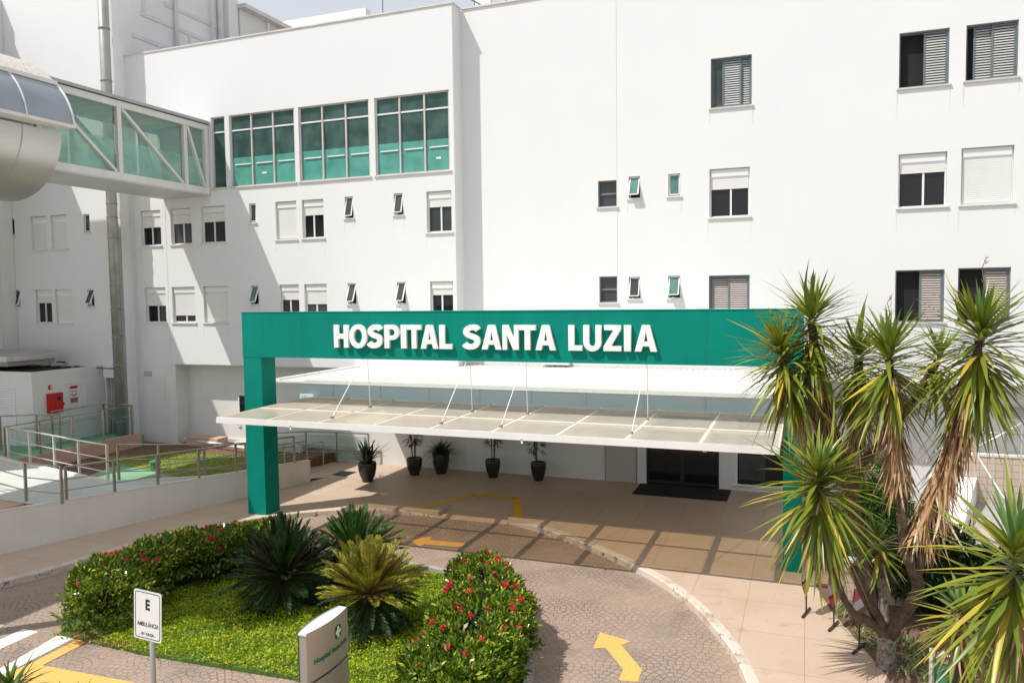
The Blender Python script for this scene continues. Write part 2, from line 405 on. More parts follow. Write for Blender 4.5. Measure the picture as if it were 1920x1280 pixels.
def wall_holes(name, x0, x1, z0, z1, y, holes, m, parent, depth=.16, label=None):
    """front face of a wall in the plane y with rectangular openings and their reveals"""
    b = MB(); xs = sorted({x0, x1, *[min(max(h[i], x0), x1) for h in holes for i in (0, 1)]}); zs = sorted({z0, z1, *[min(max(h[i], z0), z1) for h in holes for i in (2, 3)]})
    for i in range(len(xs)-1):
        for j in range(len(zs)-1):
            cx, cz = (xs[i]+xs[i+1])/2, (zs[j]+zs[j+1])/2
            if any(h[0] < cx < h[1] and h[2] < cz < h[3] for h in holes): continue
            b.quad((xs[i], y, zs[j]), (xs[i+1], y, zs[j]), (xs[i+1], y, zs[j+1]), (xs[i], y, zs[j+1]))
    for h in holes:
        a, c, e, f = h[:4]; d = y+(h[4] if len(h) > 4 else depth)
        b.quad((a, y, e), (a, y, f), (a, d, f), (a, d, e)); b.quad((c, y, f), (c, y, e), (c, d, e), (c, d, f))
        b.quad((a, y, f), (c, y, f), (c, d, f), (a, d, f)); b.quad((c, y, e), (a, y, e), (a, d, e), (c, d, e))
    return b.build(name, m, parent, label=label)

# ================================================================ GROUND
rs = MB(); rs.quad((-400, -300, -.16), (400, -300, -.16), (400, 600, -.16), (-400, 600, -.16)); struct(rs, 'ground', 'conc')
kerb_l = catmull([(-15.6, 3), (-15.1, 5.5), (-14.55, 8), (-14.07, 9.82), (-13.79, 10.69), (-13.6, 11.79), (-13.3, 12.91), (-12.8, 14.0), (-12.13, 15.0), (-11.0, 15.96), (-9.6, 16.48), (-8.35, 16.67)], 6)
kerb_r = catmull([(-6.55, 16.70), (-5.7, 16.33), (-4.78, 15.78), (-3.9, 15.2), (-3.05, 14.5), (-2.35, 13.8), (-1.72, 12.95), (-1.22, 12.0), (-.92, 11.3), (-.66, 10.4), (-.48, 9.3), (-.40, 8), (-.40, 5), (-.4, 3)], 6)
road = MB(); road.prism([(-15.7, 2), (0, 2), (0, 17.8), (-15.7, 17.8)], -.158, -.13); struct(road, 'driveway', 'fan')
sw = MB(); sw.prism([tuple(p) for p in kerb_l]+[(-8.35, 17.5), (-6.55, 17.5)]+[tuple(p) for p in kerb_r]+[(2.3, 3), (2.3, 21), (-13.6, 21), (-15.0, 21), (-16.6, 18), (-16.6, 14.1), (-19, 12.2), (-19, 3)], -.15, 0.)
struct(sw, 'pavement', 'pavers', normals=True)
acc = MB(); acc.prism([(-8.35, 16.6), (-6.55, 16.6), (-6.55, 17.5), (-8.35, 17.5)], -.157, lambda x, y: -.126+.128*(y-16.6)/.9); struct(acc, 'access_ramp', 'pavers')

def kerb_mesh(pts, taper):
    b = MB(); n = len(pts); P = [np.array(p) for p in pts]
    rings = []
    for i, p in enumerate(P):
        d = nrm(P[min(i+1, n-1)]-P[max(i-1, 0)]); nn = np.array([-d[1], d[0]])
        t = 1.
        if taper == 'end': t = min(1, (n-1-i)/5)
        if taper == 'start': t = min(1, i/5)
        h = -.128+.134*t
        a = p-nn*.03; c = p+nn*.13
        rings.append([(a[0], a[1], -.15), (a[0], a[1], h-.02), (*(a+nn*.02), h), (c[0], c[1], h), (c[0], c[1], -.15)])
    for i in range(n-1):
        for k in range(4): b.quad(rings[i][k], rings[i+1][k], rings[i+1][k+1], rings[i][k+1])
    for rr in (rings[0], rings[-1]): b.quad(*rr)
    return b
o = kerb_mesh(kerb_l, 'end').build('kerb', 'kerb', normals=True); tag(o, 'worn pale kerb curving past the green pillar to the yellow bay', 'kerb', kind='structure')
o = kerb_mesh(kerb_r, 'start').build('kerb', 'kerb', normals=True); tag(o, 'worn pale kerb sweeping from the entrance to the lower right', 'kerb', kind='structure')

def marking(name, poly, m, label, z=-.126):
    b = MB(); b.quad(*[(x, y, z if not callable(z) else z(x, y)) for x, y in poly]); o = b.build(name, m, normals=False)
    return tag(o, label, 'road marking', kind='structure')
marking('direction_arrow', [(-8.18, 14.86), (-7.74, 14.53), (-7.71, 14.68), (-6.86, 14.78), (-6.89, 15.04), (-7.74, 14.99), (-7.80, 15.24)], 'yellowpaint', 'yellow arrow on the paving under the canopy shadow pointing left')
marking('direction_arrow', [(-3.03, 11.66), (-2.99, 11.08), (-2.82, 11.17), (-2.42, 10.59), (-2.40, 10.26), (-2.15, 10.30), (-2.16, 10.66), (-2.62, 11.34), (-2.50, 11.50)], 'yellowpaint', 'bent yellow arrow on the sunny paving beside the kerb')
marking('painted_stripe', [(-11.2, 8.70), (-11.0, 7.70), (-11.0, 5), (-10.75, 5), (-10.77, 7.64), (-10.85, 8.72)], 'whitepaint', 'bright white stripe beside the yellow bay line')
marking('painted_stripe', [(-11.96, 8.70), (-11.89, 6), (-11.59, 6), (-11.62, 8.70)], 'whitepaint', 'white crossing stripe half in shade left of the bright one')
marking('painted_stripe', [(-12.72, 8.70), (-12.68, 6), (-12.40, 6), (-12.40, 8.70)], 'whitepaint', 'white crossing stripe at the far left edge')
marking('bay_line', [(-10.75, 8.73), (-10.70, 7.86), (-10.75, 7.4), (-4, 7.85), (-4, 8.12), (-10.48, 7.88), (-10.52, 8.73)], 'yellowpaint', 'yellow corner of the ambulance bay on the paving', z=-.122)
def zacc(x, y): return (-.121+.128*(y-16.6)/.9 if y < 17.5 else .006)
yb = MB()
for p, q in [((-8.92, 16.78), (-8.20, 18.45)), ((-8.20, 18.45), (-6.98, 18.45)), ((-6.98, 18.45), (-6.34, 16.85))]:
    P, Q = np.array(p), np.array(q); d = nrm(Q-P); n_ = np.array([-d[1], d[0]])*.10; P = P-d*.0; Q = Q+d*.0
    yb.quad((*(P-n_), .005), (*(Q-n_), .005), (*(Q+n_), .005), (*(P+n_), .005))
tag(yb.build('bay_outline', 'yellowpaint2'), 'deep yellow outline of the drop off bay under the canopy', 'road marking', kind='structure')

# ================================================================ HOSPITAL BUILDING
B = empty('hospital_building', (-10, 21, 0), 'big white rendered hospital with rows of shuttered windows behind the green portal', 'building')
def sill(x0, x1, z, y, parent, m='sill', t=.035):
    MB().box(x0-.05, x1+.05, y-.045, y+.10, z-t, z+.004).build('sill', m, parent)
def ribs(b, x0, x1, z0, z1, y, pitch=.045):
    n = max(1, int((z1-z0)/pitch)); h = (z1-z0)/n
    for i in range(n): b.box(x0, x1, y, y+.018, z0+i*h, z0+(i+1)*h-.009)
    b.box(x0, x1, y+.009, y+.03, z0, z1)
def window(x0, x1, z0, z1, y, kind, k=0, lab=None):
    d = y+.12; f = MB(); t = .035
    def fr(a, c, e, g_, yy, t=t, dp=.04):
        f.box(a, a+t, yy, yy+dp, e, g_); f.box(c-t, c, yy, yy+dp, e, g_); f.box(a+t, c-t, yy, yy+dp, g_-t, g_); f.box(a+t, c-t, yy, yy+dp, e, e+t)
    if kind in ('half', 'closed', 'low'):
        fr(x0+.005, x1-.005, z0+.005, z1-.005, d-.03)
        W = f.build('window', 'frame', B, label=lab)
        frac = {'half': .48, 'closed': .96, 'low': .80}[kind] if not k else k
        zs = z1-(z1-z0)*frac; s = MB(); s.box(x0+.04, x1-.04, d-.07, d-.031, z1-.20, z1-.03)
        ribs(s, x0+.04, x1-.04, max(zs, z0+.04), z1-.21, d-.045); s.build('roller_shutter', 'shutter', W)
        if frac < .95:
            MB().box(x0+.03, x1-.03, d+.004, d+.012, z0+.03, zs+.02).build('pane', 'pane' if rng.random() < .7 else 'pane2', W)
            xm = (x0+x1)/2+(.03 if rng.random() < .5 else -.02); MB().box(xm-.022, xm+.022, d-.028, d+.003, z0+.036, zs).build('mullion', 'frame', W)
        sill(x0, x1, z0, y, W, 'plaster_low')
    elif kind in ('tilt', 'small', 'tiltl'):
        fr(x0+.004, x1-.004, z0+.004, z1-.004, d-.04, .02)
        W = f.build('window', 'frame', B, label=lab)
        MB().box(x0+.02, x1-.02, d+.03, d+.04, z0+.02, z1-.02).build('dark_backing', 'dark', W)  # near-black sheet in place of the shaded room behind
        a = {'small': .03, 'tilt': .14, 'tiltl': .22}[kind]
        s = MB(); zt, zb = z1-.03, z0+.04; yt, ybm = d-.05, d-.05-a
        zb2 = zb+a*.25
        for xx in (x0+.03, x1-.03): s.beam((xx, yt, zt), (xx, ybm, zb2), .028)
        s.beam((x0+.03, yt, zt), (x1-.03, yt, zt), .028); s.beam((x0+.03, ybm, zb2), (x1-.03, ybm, zb2), .028)
        S = s.build('sash', 'frame', W)
        g = MB(); g.quad((x0+.04, yt+.003, zt), (x1-.04, yt+.003, zt), (x1-.04, ybm+.003, zb2), (x0+.04, ybm+.003, zb2)); g.build('pane', 'panet' if k == 1 else 'pane2', W)
        sill(x0, x1, z0, y, W, 'plaster_low')
    elif kind == 'dark':
        fr(x0+.004, x1-.004, z0+.004, z1-.004, d-.03, .03); zm = (z0+z1)/2; f.box(x0+.03, x1-.03, d-.03, d+.01, zm-.025, zm+.025)
        W = f.build('window', 'steelblue', B, label=lab)
        MB().box(x0+.03, x1-.03, d+.012, d+.02, z0+.03, z1-.03).build('pane', 'pane2', W); sill(x0, x1, z0, y, W, 'coping')
    elif kind == 'louvre':
        # k = list of (fraction start, fraction end, is_slatted)
        yy = y+.05; fr(x0+.003, x1-.003, z0+.003, z1-.003, yy, .03, .09)
        W = f.build('window', 'steelblue', B, label=lab)
        MB().box(x0+.02, x1-.02, yy+.16, yy+.17, z0+.02, z1-.02).build('dark_backing', 'dark', W)  # dark sheet standing in for shade behind the shutter leaves
        slat = 'louvreb' if (z0 < 6) else 'louvre'
        for a, c, on, fw_ in k:
            xa, xb = x0+.03+(x1-x0-.06)*a, x0+.03+(x1-x0-.06)*c; s = MB(); t2 = .04; yl = yy+.03+fw_*.04
            s.box(xa, xa+t2, yl, yl+.03, z0+.04, z1-.04); s.box(xb-t2, xb, yl, yl+.03, z0+.04, z1-.04)
            s.box(xa+t2, xb-t2, yl, yl+.03, z1-.04-t2, z1-.04); s.box(xa+t2, xb-t2, yl, yl+.03, z0+.04, z0+.04+t2)
            S = s.build('shutter_leaf', 'steelblue', W)
            if on:
                s = MB(); n = 19; h = (z1-z0-.16)/n
                for i in range(n):
                    zz = z0+.08+i*h; s.quad((xa+t2, yl+.004, zz), (xb-t2, yl+.004, zz), (xb-t2, yl+.028, zz+h*.72), (xa+t2, yl+.028, zz+h*.72))
                s.build('slats', slat, W)
            else: MB().box(xa+t2, xb-t2, yl+.01, yl+.016, z0+.08, z1-.08).build('pane', 'pane2', W)
        sill(x0, x1, z0, y, W, 'sill')
    return W

YL, YR, YR2, YP = 20.42, 21.0, 20.992, 20.0
a2, b2, a1, b1 = 7.08, 8.27, 4.46, 5.66
LW = [(-21.36, -20.47, a2, b2, 'half', 0), (-20.04, -19.15, a2, b2, 'half', .42), (-18.74, -17.76, a2, b2, 'half', .42), (-16.78, -16.52, 7.66, b2, 'small', 0), (-15.76, -14.97, a2, b2, 'closed', 0),
      (-14.76, -13.97, a2, b2, 'half', .40), (-13.20, -12.91, 7.63, 8.28, 'tilt', 0), (-11.50, -11.20, 7.65, 8.28, 'tilt', 0), (-10.42, -9.62, a2, b2, 'half', .38),
      (-21.30, -20.38, a1, b1, 'half', .52), (-20.10, -19.12, a1, b1, 'low', 0), (-18.76, -17.77, a1, b1, 'closed', 0), (-16.82, -16.52, 5.04, b1, 'tiltl', 1), (-15.70, -14.96, a1, b1, 'half', .40),
      (-14.76, -13.93, a1, b1, 'half', .52), (-13.17, -12.88, 5.02, b1, 'tiltl', 0), (-11.46, -11.17, 5.02, b1, 'tiltl', 0), (-10.36, -9.62, a1, b1, 'half', .33)]
BANDS = [(-18.20, -17.64), (-17.47, -14.95), (-14.80, -12.28), (-12.09, -9.64)]
ZB0, ZB1 = 8.84, 11.12
wall_holes('wall', -21.84, -9.5, 3.06, 13.5, YL, [w_[:4] for w_ in LW]+[(a, c, ZB0, ZB1) for a, c in BANDS], 'plaster', B)
rb = MB(); rb.quad((-9.5, YL, 3.06), (-9.5, YR+.02, 3.06), (-9.5, YR+.02, 13.5), (-9.5, YL, 13.5)); rb.quad((-21.84, YL, 3.06), (-9.5, YL, 3.06), (-9.5, YR, 3.06), (-21.84, YR, 3.06)); rb.build('wall_return', 'plaster', B)
LWLAB = {2: 'window with a stay bar over the second row'}
for q in LW: window(*q[:4], YL, q[4], q[5])
RW = [(-2.40, -1.38, 10.00, 11.27, 'louvre', [(0, .30, 0, 1), (.27, .76, 1, 0), (.72, 1, 1, 1)]), (2.0, 3.06, 10.04, 11.34, 'louvre', [(.5, 1, 1, 0)]), (3.40, 4.45, 10.06, 11.34, 'louvre', [(.14, .54, 1, 1), (.5, 1, 1, 0)]),
      (-4.57, -4.26, 7.80, 8.39, 'tiltl', 1), (-3.50, -3.19, 7.80, 8.39, 'small', 1), (-2.43, -1.42, 7.18, 8.44, 'half', .42), (2.02, 3.06, 7.2, 8.48, 'half', .36), (3.35, 4.42, 7.2, 8.52, 'closed', 0),
      (-4.58, -4.27, 5.09, 5.68, 'tilt', 0), (-3.51, -3.19, 5.09, 5.69, 'tiltl', 1), (-2.44, -1.41, 4.43, 5.67, 'louvre', [(0, .5, 1, 1), (.47, 1, 1, 0)]), (1.99, 3.05, 4.44, 5.70, 'louvre', [(.5, 1, 1, 0)]), (3.33, 4.41, 4.46, 5.72, 'louvre', [(.5, 1, 1, 0)]),
      (5.6, 6.6, 7.2, 8.5, 'half', .4), (5.6, 6.6, 10.05, 11.34, 'louvre', [(0, .5, 1, 1), (.47, 1, 1, 0)])]
RW2 = [(-5.43, -4.905, 7.61, 8.33, 'dark', 0), (-5.41, -4.905, 4.99, 5.71, 'dark', 0)]
wall_holes('wall', -4.9, 9.0, -.2, 13.5, YR, [w_[:4] for w_ in RW]+[(-4.12, -2.17, -.2, 2.15, .12), (-1.75, -.25, .12, 2.1, .12), (-.05, 9.0, -.2, 2.95, 1.0)], 'plaster', B)
wall_holes('wall', -9.55, -4.9, -.2, 13.5, YR2, [w_[:4] for w_ in RW2], 'plaster', B)
wall_holes('wall', -20.08, -9.55, -.2, 3.06, YR2, [], 'plaster_low', B)
MB().box(-4.90, -4.895, YR2, YR, 0, 13.5).build('wall_return', 'plaster', B)
for q in RW: window(*q[:4], YR, q[4], q[5])
for q in RW2: window(*q[:4], YR2, q[4], q[5])
LP = [(-27.15, -26.9, 7.62, 8.25, 'small', 0), (-26.08, -25.31, a2, b2, 'closed', 0), (-25.08, -24.32, a2, b2, 'closed', 0), (-23.50, -23.22, 7.6, 8.23, 'small', 0),
      (-27.06, -26.8, 5.06, 5.67, 'tilt', 0), (-26.02, -25.22, a1, b1, 'half', .40), (-25.04, -24.23, a1, b1, 'closed', 0), (-23.48, -23.17, 5.05, 5.65, 'tiltl', 0)]
wall_holes('wall', -32, -21.8, -.2, 24, YP, [w_[:4] for w_ in LP], 'plaster', B)
for q in LP: window(*q[:4], YP, q[4], q[5])
MB().box(-32, -26.98, 19.45, 19.99, -.2, 16).build('wall', 'plaster_low', B)
jb = MB()
for zz in (3.6, 4.75, 5.9, 7.1, 8.3): jb.box(-32, -26.976, 19.445, 19.47, zz, zz+.012)
jb.build('panel_joint', 'tower_dark', B)
lv = MB(); lv.box(-29, -27.02, 19.40, 19.445, 12.1, 13.3); LV = lv.build('vent', 'frame', B); s = MB()
for i in range(9): s.box(-28.9, -27.12, 19.37, 19.398, 12.16+i*.12, 12.22+i*.12)
s.build('slats', 'steelblue', LV)
# tall return wall of the left block and its rooftop framing, seen above the parapet
tw = MB(); tw.quad((-21.8, YP, -.2), (-21.8, 26.0, -.2), (-21.8, 26.0, 24), (-21.8, YP, 24)); tw.build('side_wall', 'tower', B)
tl = MB(); X_ = -21.79
def lin(y0, z0, y1, z1, w=.18): tl.beam((X_, y0, z0), (X_, y1, z1), .03, w, (1, 0, 0))
for (y0, z0, y1, z1, w_) in [(21.2, 15.2, 24.8, 15.2, .14), (20.8, 14.35, 24.2, 14.35, .14), (22.3, 15.9, 25.2, 15.9, .14)]:
    tl.box(X_-.01, X_+.02, y0, y1, z0-w_/2, z0+w_/2)
for yy, w_, za, zb in [(21.35, .16, 15.27, 17.2), (23.5, .14, 14.42, 15.13), (24.2, .12, 13.5, 15.13), (22.0, .10, 13.5, 14.28)]: tl.box(X_-.01, X_+.02, yy-w_/2, yy+w_/2, za, zb)
tl.build('wall_seam', 'tower_line', B)
for yy, r_ in ((22.75, .07), (25.05, .10), (24.6, .04)):
    MB().tube([(-21.68, yy, 13), (-21.68, yy, 20)], r_, 10).build('rain_pipe', 'tower_line', B, smooth=True)
MB().box(-21.8, -21.55, 25.4, 25.95, 12, 24).build('pilaster', 'tower', B)
co = MB(); co.box(-21.79, -9.46, YL-.03, YL+.18, 13.5, 13.54); co.box(-9.68, -9.46, YL+.18, YR2-.04, 13.5, 13.54); co.box(-9.46, 9.2, YR2-.04, YR+.2, 13.5, 13.545)
co.build('coping', 'coping', B)
rf = MB(); rf.box(-21.79, -9.6, YL+.2, 33, 13.1, 13.3); rf.box(-9.6, 9.2, YR+.2, 33, 13.1, 13.3); rf.build('roof', 'conc', B)
rl = MB()
for xx in (-9.3, -8.3, -7.3, -6.3): rl.tube([(xx, 21.6, 13.3), (xx, 21.6, 14.4)], .02, 6)
rl.tube([(-9.3, 21.6, 14.35), (-6.3, 21.6, 14.35)], .02, 6); rl.tube([(-9.4, 20.9, 13.9), (-8.7, 21.3, 13.5)], .02, 6); rl.build('roof_rail', 'steelblue', B)
MB().box(-9.25, -8.75, 21.5, 21.62, 13.5, 14.2).build('roof_box', 'frame', B)
MB().tube([(-12.0, 20.9, 13.2), (-12.0, 20.9, 14.6)], .015, 6).build('antenna', 'steelblue', B)
# column strip, vent, drip lines at the foot of the left wing
fs = MB(); fs.box(-21.84, -20.08, YL, YR, -.2, 3.06); fs.build('wall', 'plaster_low', B)
ln = MB(); ln.box(-21.83, -20.55, YL-.012, YL-.001, 2.49, 2.52); ln.box(-20.57, -20.55, YL-.012, YL-.001, .3, 2.49); ln.box(-20.26, -20.245, YL-.006, YL-.001, 3.4, 8.6); ln.box(-21.66, -21.65, YL-.006, YL-.001, 2.6, 8.4); ln.build('wall_seam', 'tower_line', B)
vg = MB(); vg.box(-21.47, -21.12, YL-.02, YL-.001, 2.62, 2.79); V_ = vg.build('vent', 'tower_dark', B)
s = MB(); [s.box(-21.45, -21.14, YL-.03, YL-.021, 2.64+i*.03, 2.655+i*.03) for i in range(5)]; s.build('slats', 'coping', V_)
sk = MB(); sk.box(-20.08, -13.2, YR2-.08, YR2-.001, .38, .5); sk.build('plinth', 'coping', B)
wn = MB(); wn.box(-17.92, -17.3, YR2-.06, YR2-.002, 1.15, 2.05); W_ = wn.build('window', 'frame', B); MB().box(-17.86, -17.36, YR2-.07, YR2-.061, 1.21, 1.99).build('pane', 'pane', W_)
MB().box(-20.08, -9.5, YL+.02, YL+.10, 3.03, 3.059).build('drip_edge', 'coping', B)
# window bands with the corridor behind them
for bi, (xa, xb) in enumerate(BANDS):
    n = 1 if bi == 0 else 3; f = MB(); y0 = YL+.06; t = .035
    f.box(xa, xb, y0, y0+.06, ZB1-t, ZB1); f.box(xa, xb, y0, y0+.06, ZB0, ZB0+t)
    zt = ZB1-.48
    for i in range(n+1):
        xx = xa+(xb-xa)*i/n; xx = min(max(xx, xa+t*.7), xb-t*.7); f.box(xx-t*.7, xx+t*.7, y0-.02, y0+.07, ZB0+t, ZB1-t)
    W_ = f.build('window_band', 'frameg', B)
    for i in range(n):
        x0_, x1_ = xa+(xb-xa)*i/n+t*.75, xa+(xb-xa)*(i+1)/n-t*.75
        MB().box(x0_, x1_, y0+.005, y0+.05, zt-.022, zt+.022).build('transom', 'frame', W_)
        MB().box(x0_, x1_, y0+.028, y0+.034, zt+.023, ZB1-t).build('upper_pane', 'bandglass', W_)
        MB().box(x0_, x1_, y0+.028, y0+.034, ZB0+t+.90, zt-.023).build('pane', 'bandglass', W_)
        if bi: MB().box(x0_, x1_, y0+.028, y0+.034, ZB0+t, ZB0+t+.898).build('frosted_pane', 'teal', W_)
        else: MB().box(x0_, x1_, y0+.028, y0+.034, ZB0+t, ZB0+t+.898).build('pane', 'bandglass', W_)
        if (bi, i) in ((1, 1), (3, 2)): MB().box((x0_+x1_)/2-.07, (x0_+x1_)/2+.09, y0+.02, y0+.026, ZB0+.36, ZB0+.42).build('sticker', 'frame', W_)
        if bi: MB().box(x0_+.12, x1_-.05, y0-.005, y0+.015, ZB0+.69, ZB0+.725).build('grab_bar', 'frame', W_)
    sill(xa, xb, ZB0, YL, W_, 'coping')
cr = MB(); cr.quad((-21, 23.0, ZB0-.1), (-9.6, 23.0, ZB0-.1), (-9.6, 23.0, 11.4), (-21, 23.0, 11.4)); cr.quad((-21, YL+.17, ZB0-.05), (-9.6, YL+.17, ZB0-.05), (-9.6, 23, ZB0-.05), (-21, 23, ZB0-.05))
cr.quad((-21, YL+.17, 11.35), (-9.6, YL+.17, 11.35), (-9.6, 23, 11.35), (-21, 23, 11.35)); cr.quad((-9.62, YL+.1, 8.7), (-9.62, 23, 8.7), (-9.62, 23, 11.4), (-9.62, YL+.1, 11.4)); cr.build('corridor', 'room', B)
for xx, w_ in ((-16.0, .5), (-13.6, .45), (-12.6, .9), (-11.0, .9)):
    MB().box(xx, xx+w_, 22.95, 22.99, ZB0-.05, ZB0+2.05).build('corridor_door', 'roomdoor', B)
MB().box(-11.55, -11.1, 22.93, 22.945, ZB0+1.0, ZB0+1.45).build('notice_board', 'steelblue', B)
ys = MB(); ys.box(-17.93, -17.70, 20.9, 21.0, ZB0, ZB0+.62); tag(ys.build('caution_board', 'yellowsign'), 'yellow floor caution board behind the narrow corridor window', 'sign')
# entrance hall behind the openings, its shade put in as near-black surfaces
eh = MB(); eh.quad((-4.6, 24.5, -.2), (0, 24.5, -.2), (0, 24.5, 2.7), (-4.6, 24.5, 2.7)); eh.quad((-4.6, 21.13, -.01), (0, 21.13, -.01), (0, 24.5, -.01), (-4.6, 24.5, -.01)); eh.quad((-4.6, 21.13, 2.6), (0, 21.13, 2.6), (0, 24.5, 2.6), (-4.6, 24.5, 2.6)); eh.quad((-4.6, 21.13, -.2), (-4.6, 24.5, -.2), (-4.6, 24.5, 2.7), (-4.6, 21.13, 2.7)); eh.quad((0, 21.13, -.2), (0, 24.5, -.2), (0, 24.5, 2.7), (0, 21.13, 2.7)); eh.build('entrance_hall', 'dark', B)
gd = MB()
for xa, xb in ((-4.12, -3.15), (-3.15, -2.17)):
    gd.box(xa, xa+.05, 21.05, 21.09, .02, 2.12); gd.box(xb-.05, xb, 21.05, 21.09, .02, 2.12); gd.box(xa+.05, xb-.05, 21.05, 21.09, 2.06, 2.12); gd.box(xa+.05, xb-.05, 21.05, 21.09, .02, .10)
D_ = gd.build('entrance_door', 'black', B, label='dark glass sliding entrance door'); MB().box(-4.06, -2.23, 21.066, 21.072, .10, 2.06).build('pane', 'pane', D_); MB().box(-2.60, -2.50, 21.03, 21.05, .95, 1.35).build('notice', 'frame', D_)
gw = MB(); gw.box(-1.75, -1.70, 21.03, 21.07, .12, 2.1); gw.box(-.30, -.25, 21.03, 21.07, .12, 2.1); gw.box(-1.70, -.30, 21.03, 21.07, 2.05, 2.1); gw.box(-1.70, -.30, 21.03, 21.07, .12, .16)
W_ = gw.build('shop_window', 'frame', B); MB().box(-1.70, -.30, 21.05, 21.056, .16, 2.05).build('pane', 'pane', W_); MB().box(-1.66, -1.0, 21.035, 21.045, .28, .95).build('frosted_panel', 'pane2', W_); sill(-1.75, -.25, .12, 21.0, W_)
dd = MB(); dd.box(-5.26, -4.40, YR2-.03, YR2-.002, .02, 2.1); D_ = dd.build('service_door', 'doorw', B); MB().tube([(-4.55, YR2-.09, 1.05), (-4.68, YR2-.09, 1.05), (-4.68, YR2-.03, 1.05)], .012, 6).build('handle', 'steel', D_)
s = MB(); s.box(-5.275, -5.262, YR2-.02, YR2-.002, 0, 2.6); s.box(-4.398, -4.385, YR2-.02, YR2-.002, 0, 2.6); s.build('door_gap', 'black', D_)
tag(MB().box(-4.25, -1.85, 19.75, 20.92, .003, .018).build('doormat', 'mat'), 'large black rubber mat in front of the glass entrance', 'doormat')
# ground floor at the right, behind the palms
rg = MB(); rg.quad((-.05, 22.0, -.2), (9, 22.0, -.2), (9, 22.0, 2.95), (-.05, 22.0, 2.95)); rg.build('wall', 'plaster', B)
for xa, xb in ((2.15, 2.85), (4.38, 5.6), (.3, 1.2)):
    s = MB(); s.box(xa, xb, 21.93, 21.998, 2.06, 2.32); V_ = s.build('vent', 'tower_dark', B); s = MB(); [s.box(xa+.03, xb-.03, 21.90, 21.928, 2.09+i*.045, 2.11+i*.045) for i in range(5)]; s.build('slats', 'coping', V_)

st_ = MB(); g5 = np.random.default_rng(5)
for q in LW+RW:
    yy_ = YL if q in LW else YR
    for k in range(2):
        x_ = q[0]-.03 if k == 0 else q[1]+.03; l_ = g5.uniform(.15, .7); w_ = g5.uniform(.008, .02)
        st_.quad((x_-w_, yy_-.0015, q[2]-.04), (x_+w_, yy_-.0015, q[2]-.04), (x_+w_*.2, yy_-.0015, q[2]-.04-l_), (x_-w_*.2, yy_-.0015, q[2]-.04-l_))
M['drip'] = mat('drip_stain', (.66, .655, .64), .8); st_.build('rain_stain', 'drip', B)['kind'] = 'stuff'
# rear buildings above the roof line
T2 = empty('rear_wing', (-26, 28, 0), 'lower white rear wing with a brown eave above the roof edge', 'building')
MB().box(-30, -21.5, 26.0, 33, 0, 16.9).build('wall', 'plaster_low', T2)
MB().box(-30.2, -21.15, 25.9, 33.2, 16.9, 17.06).build('roof', 'coping', T2)
for yy in (27.7, 28.5, 29.2, 30.5): MB().box(-21.5, -21.42, yy-.07, yy+.07, 13.2, 16.9).build('pilaster', 'tower', T2)
tag(MB().box(-40, -20, 33.2, 33.65, 0, 19.15).build('rear_tower', 'tower'), 'plain grey rear tower block against the sky', 'building')
tag(MB().box(-19.99, -16.8, 28.0, 28.6, 13.3, 13.5).build('roof_ledge', 'tower'), 'grey roof ledge far behind the parapet', 'roof')

# ================================================================ DUCT PIPE ON THE WALL
P_ = empty('wall_duct', (-21.86, 19.72, 0), 'tall weathered grey pipe running up the white wall', 'pipe')
MB().tube([(-21.86, 19.72, .3), (-21.86, 19.72, 22)], .165, 18).build('pipe', 'pipe', P_, smooth=True)
for zz in (1.1, 3.05, 4.0, 4.9, 5.7, 7.3, 8.0, 8.45, 11.9, 12.5, 14.2):
    MB().tube([(-21.86, 19.72, zz), (-21.86, 19.72, zz+.035)], .185, 18).build('pipe_band', 'pipeband', P_)

# ================================================================ SKYBRIDGE AND TUBE
K = empty('skybridge', (-19.3, 17, 8.6), 'white steel truss footbridge with green glass joining the hospital', 'footbridge')
xa, xb, zb, zt = -20.3, -18.3, 8.66, 11.0; ye = 20.40; ys_ = [20.36, 19.40, 16.90, 14.40, 11.9]
for xx, sg in ((xb, 1), (xa, -1)):
    x0_, x1_ = (xx-.12, xx) if sg > 0 else (xx, xx+.12)
    MB().box(x0_, x1_, 9.0, ye, zb, zb+.20).build('bottom_chord', 'bridgewhite', K)
    MB().box(x0_, x1_, 9.0, ye, zt-.30, zt-.09).build('top_chord', 'bridgewhite', K)
    for yy in ys_: MB().box(x0_+.003, x1_-.003, yy-.13 if yy > 20 else yy-.07, yy+.03 if yy > 20 else yy+.07, zb+.2, zt-.3).build('post', 'bridgewhite', K)
    for i in range(4):
        p, q = (x0_+x1_)/2, 0
        MB().beam((p+.01*sg, ys_[i+1]+.10, zt-.32), (p+.01*sg, ys_[i]-.16, zb+.22), .08, .11, (1, 0, 0)).build('diagonal', 'bridgewhite', K)
    xg = xx-.10*sg
    for i in range(4):
        MB().box(xg-.006, xg+.006, ys_[i+1]+.08, ys_[i]-.14, zb+.2, zb+1.12).build('frosted_pane', 'bridgefilm', K)
        MB().box(xg-.006, xg+.006, ys_[i+1]+.08, ys_[i]-.14, zb+1.122, zt-.3).build('glass_pane', 'bridgeglass', K)
MB().box(xa+.12, xb-.12, 9.0, ye, zb+.02, zb+.12).build('floor', 'under', K)
MB().box(xa-.02, xb-.005, 9.0, ye, zb-.05, zb-.002).build('soffit', 'under', K)
s = MB().box(xa-.06, xb+.06, 9.0, ye+.01, zt-.088, zt); s.build('roof', 'tower_dark', K)
s = MB(); [s.box(xa+.13, xb-.13, 9.6+i*.55, 9.64+i*.55, zt-.28, zt-.12) for i in range(19)]; s.build('ceiling_slats', 'bridgewhite', K)
MB().box(xb-.004, xb+.012, 9, ye, zt-.115, zt-.095).build('drip_edge', 'black', K)

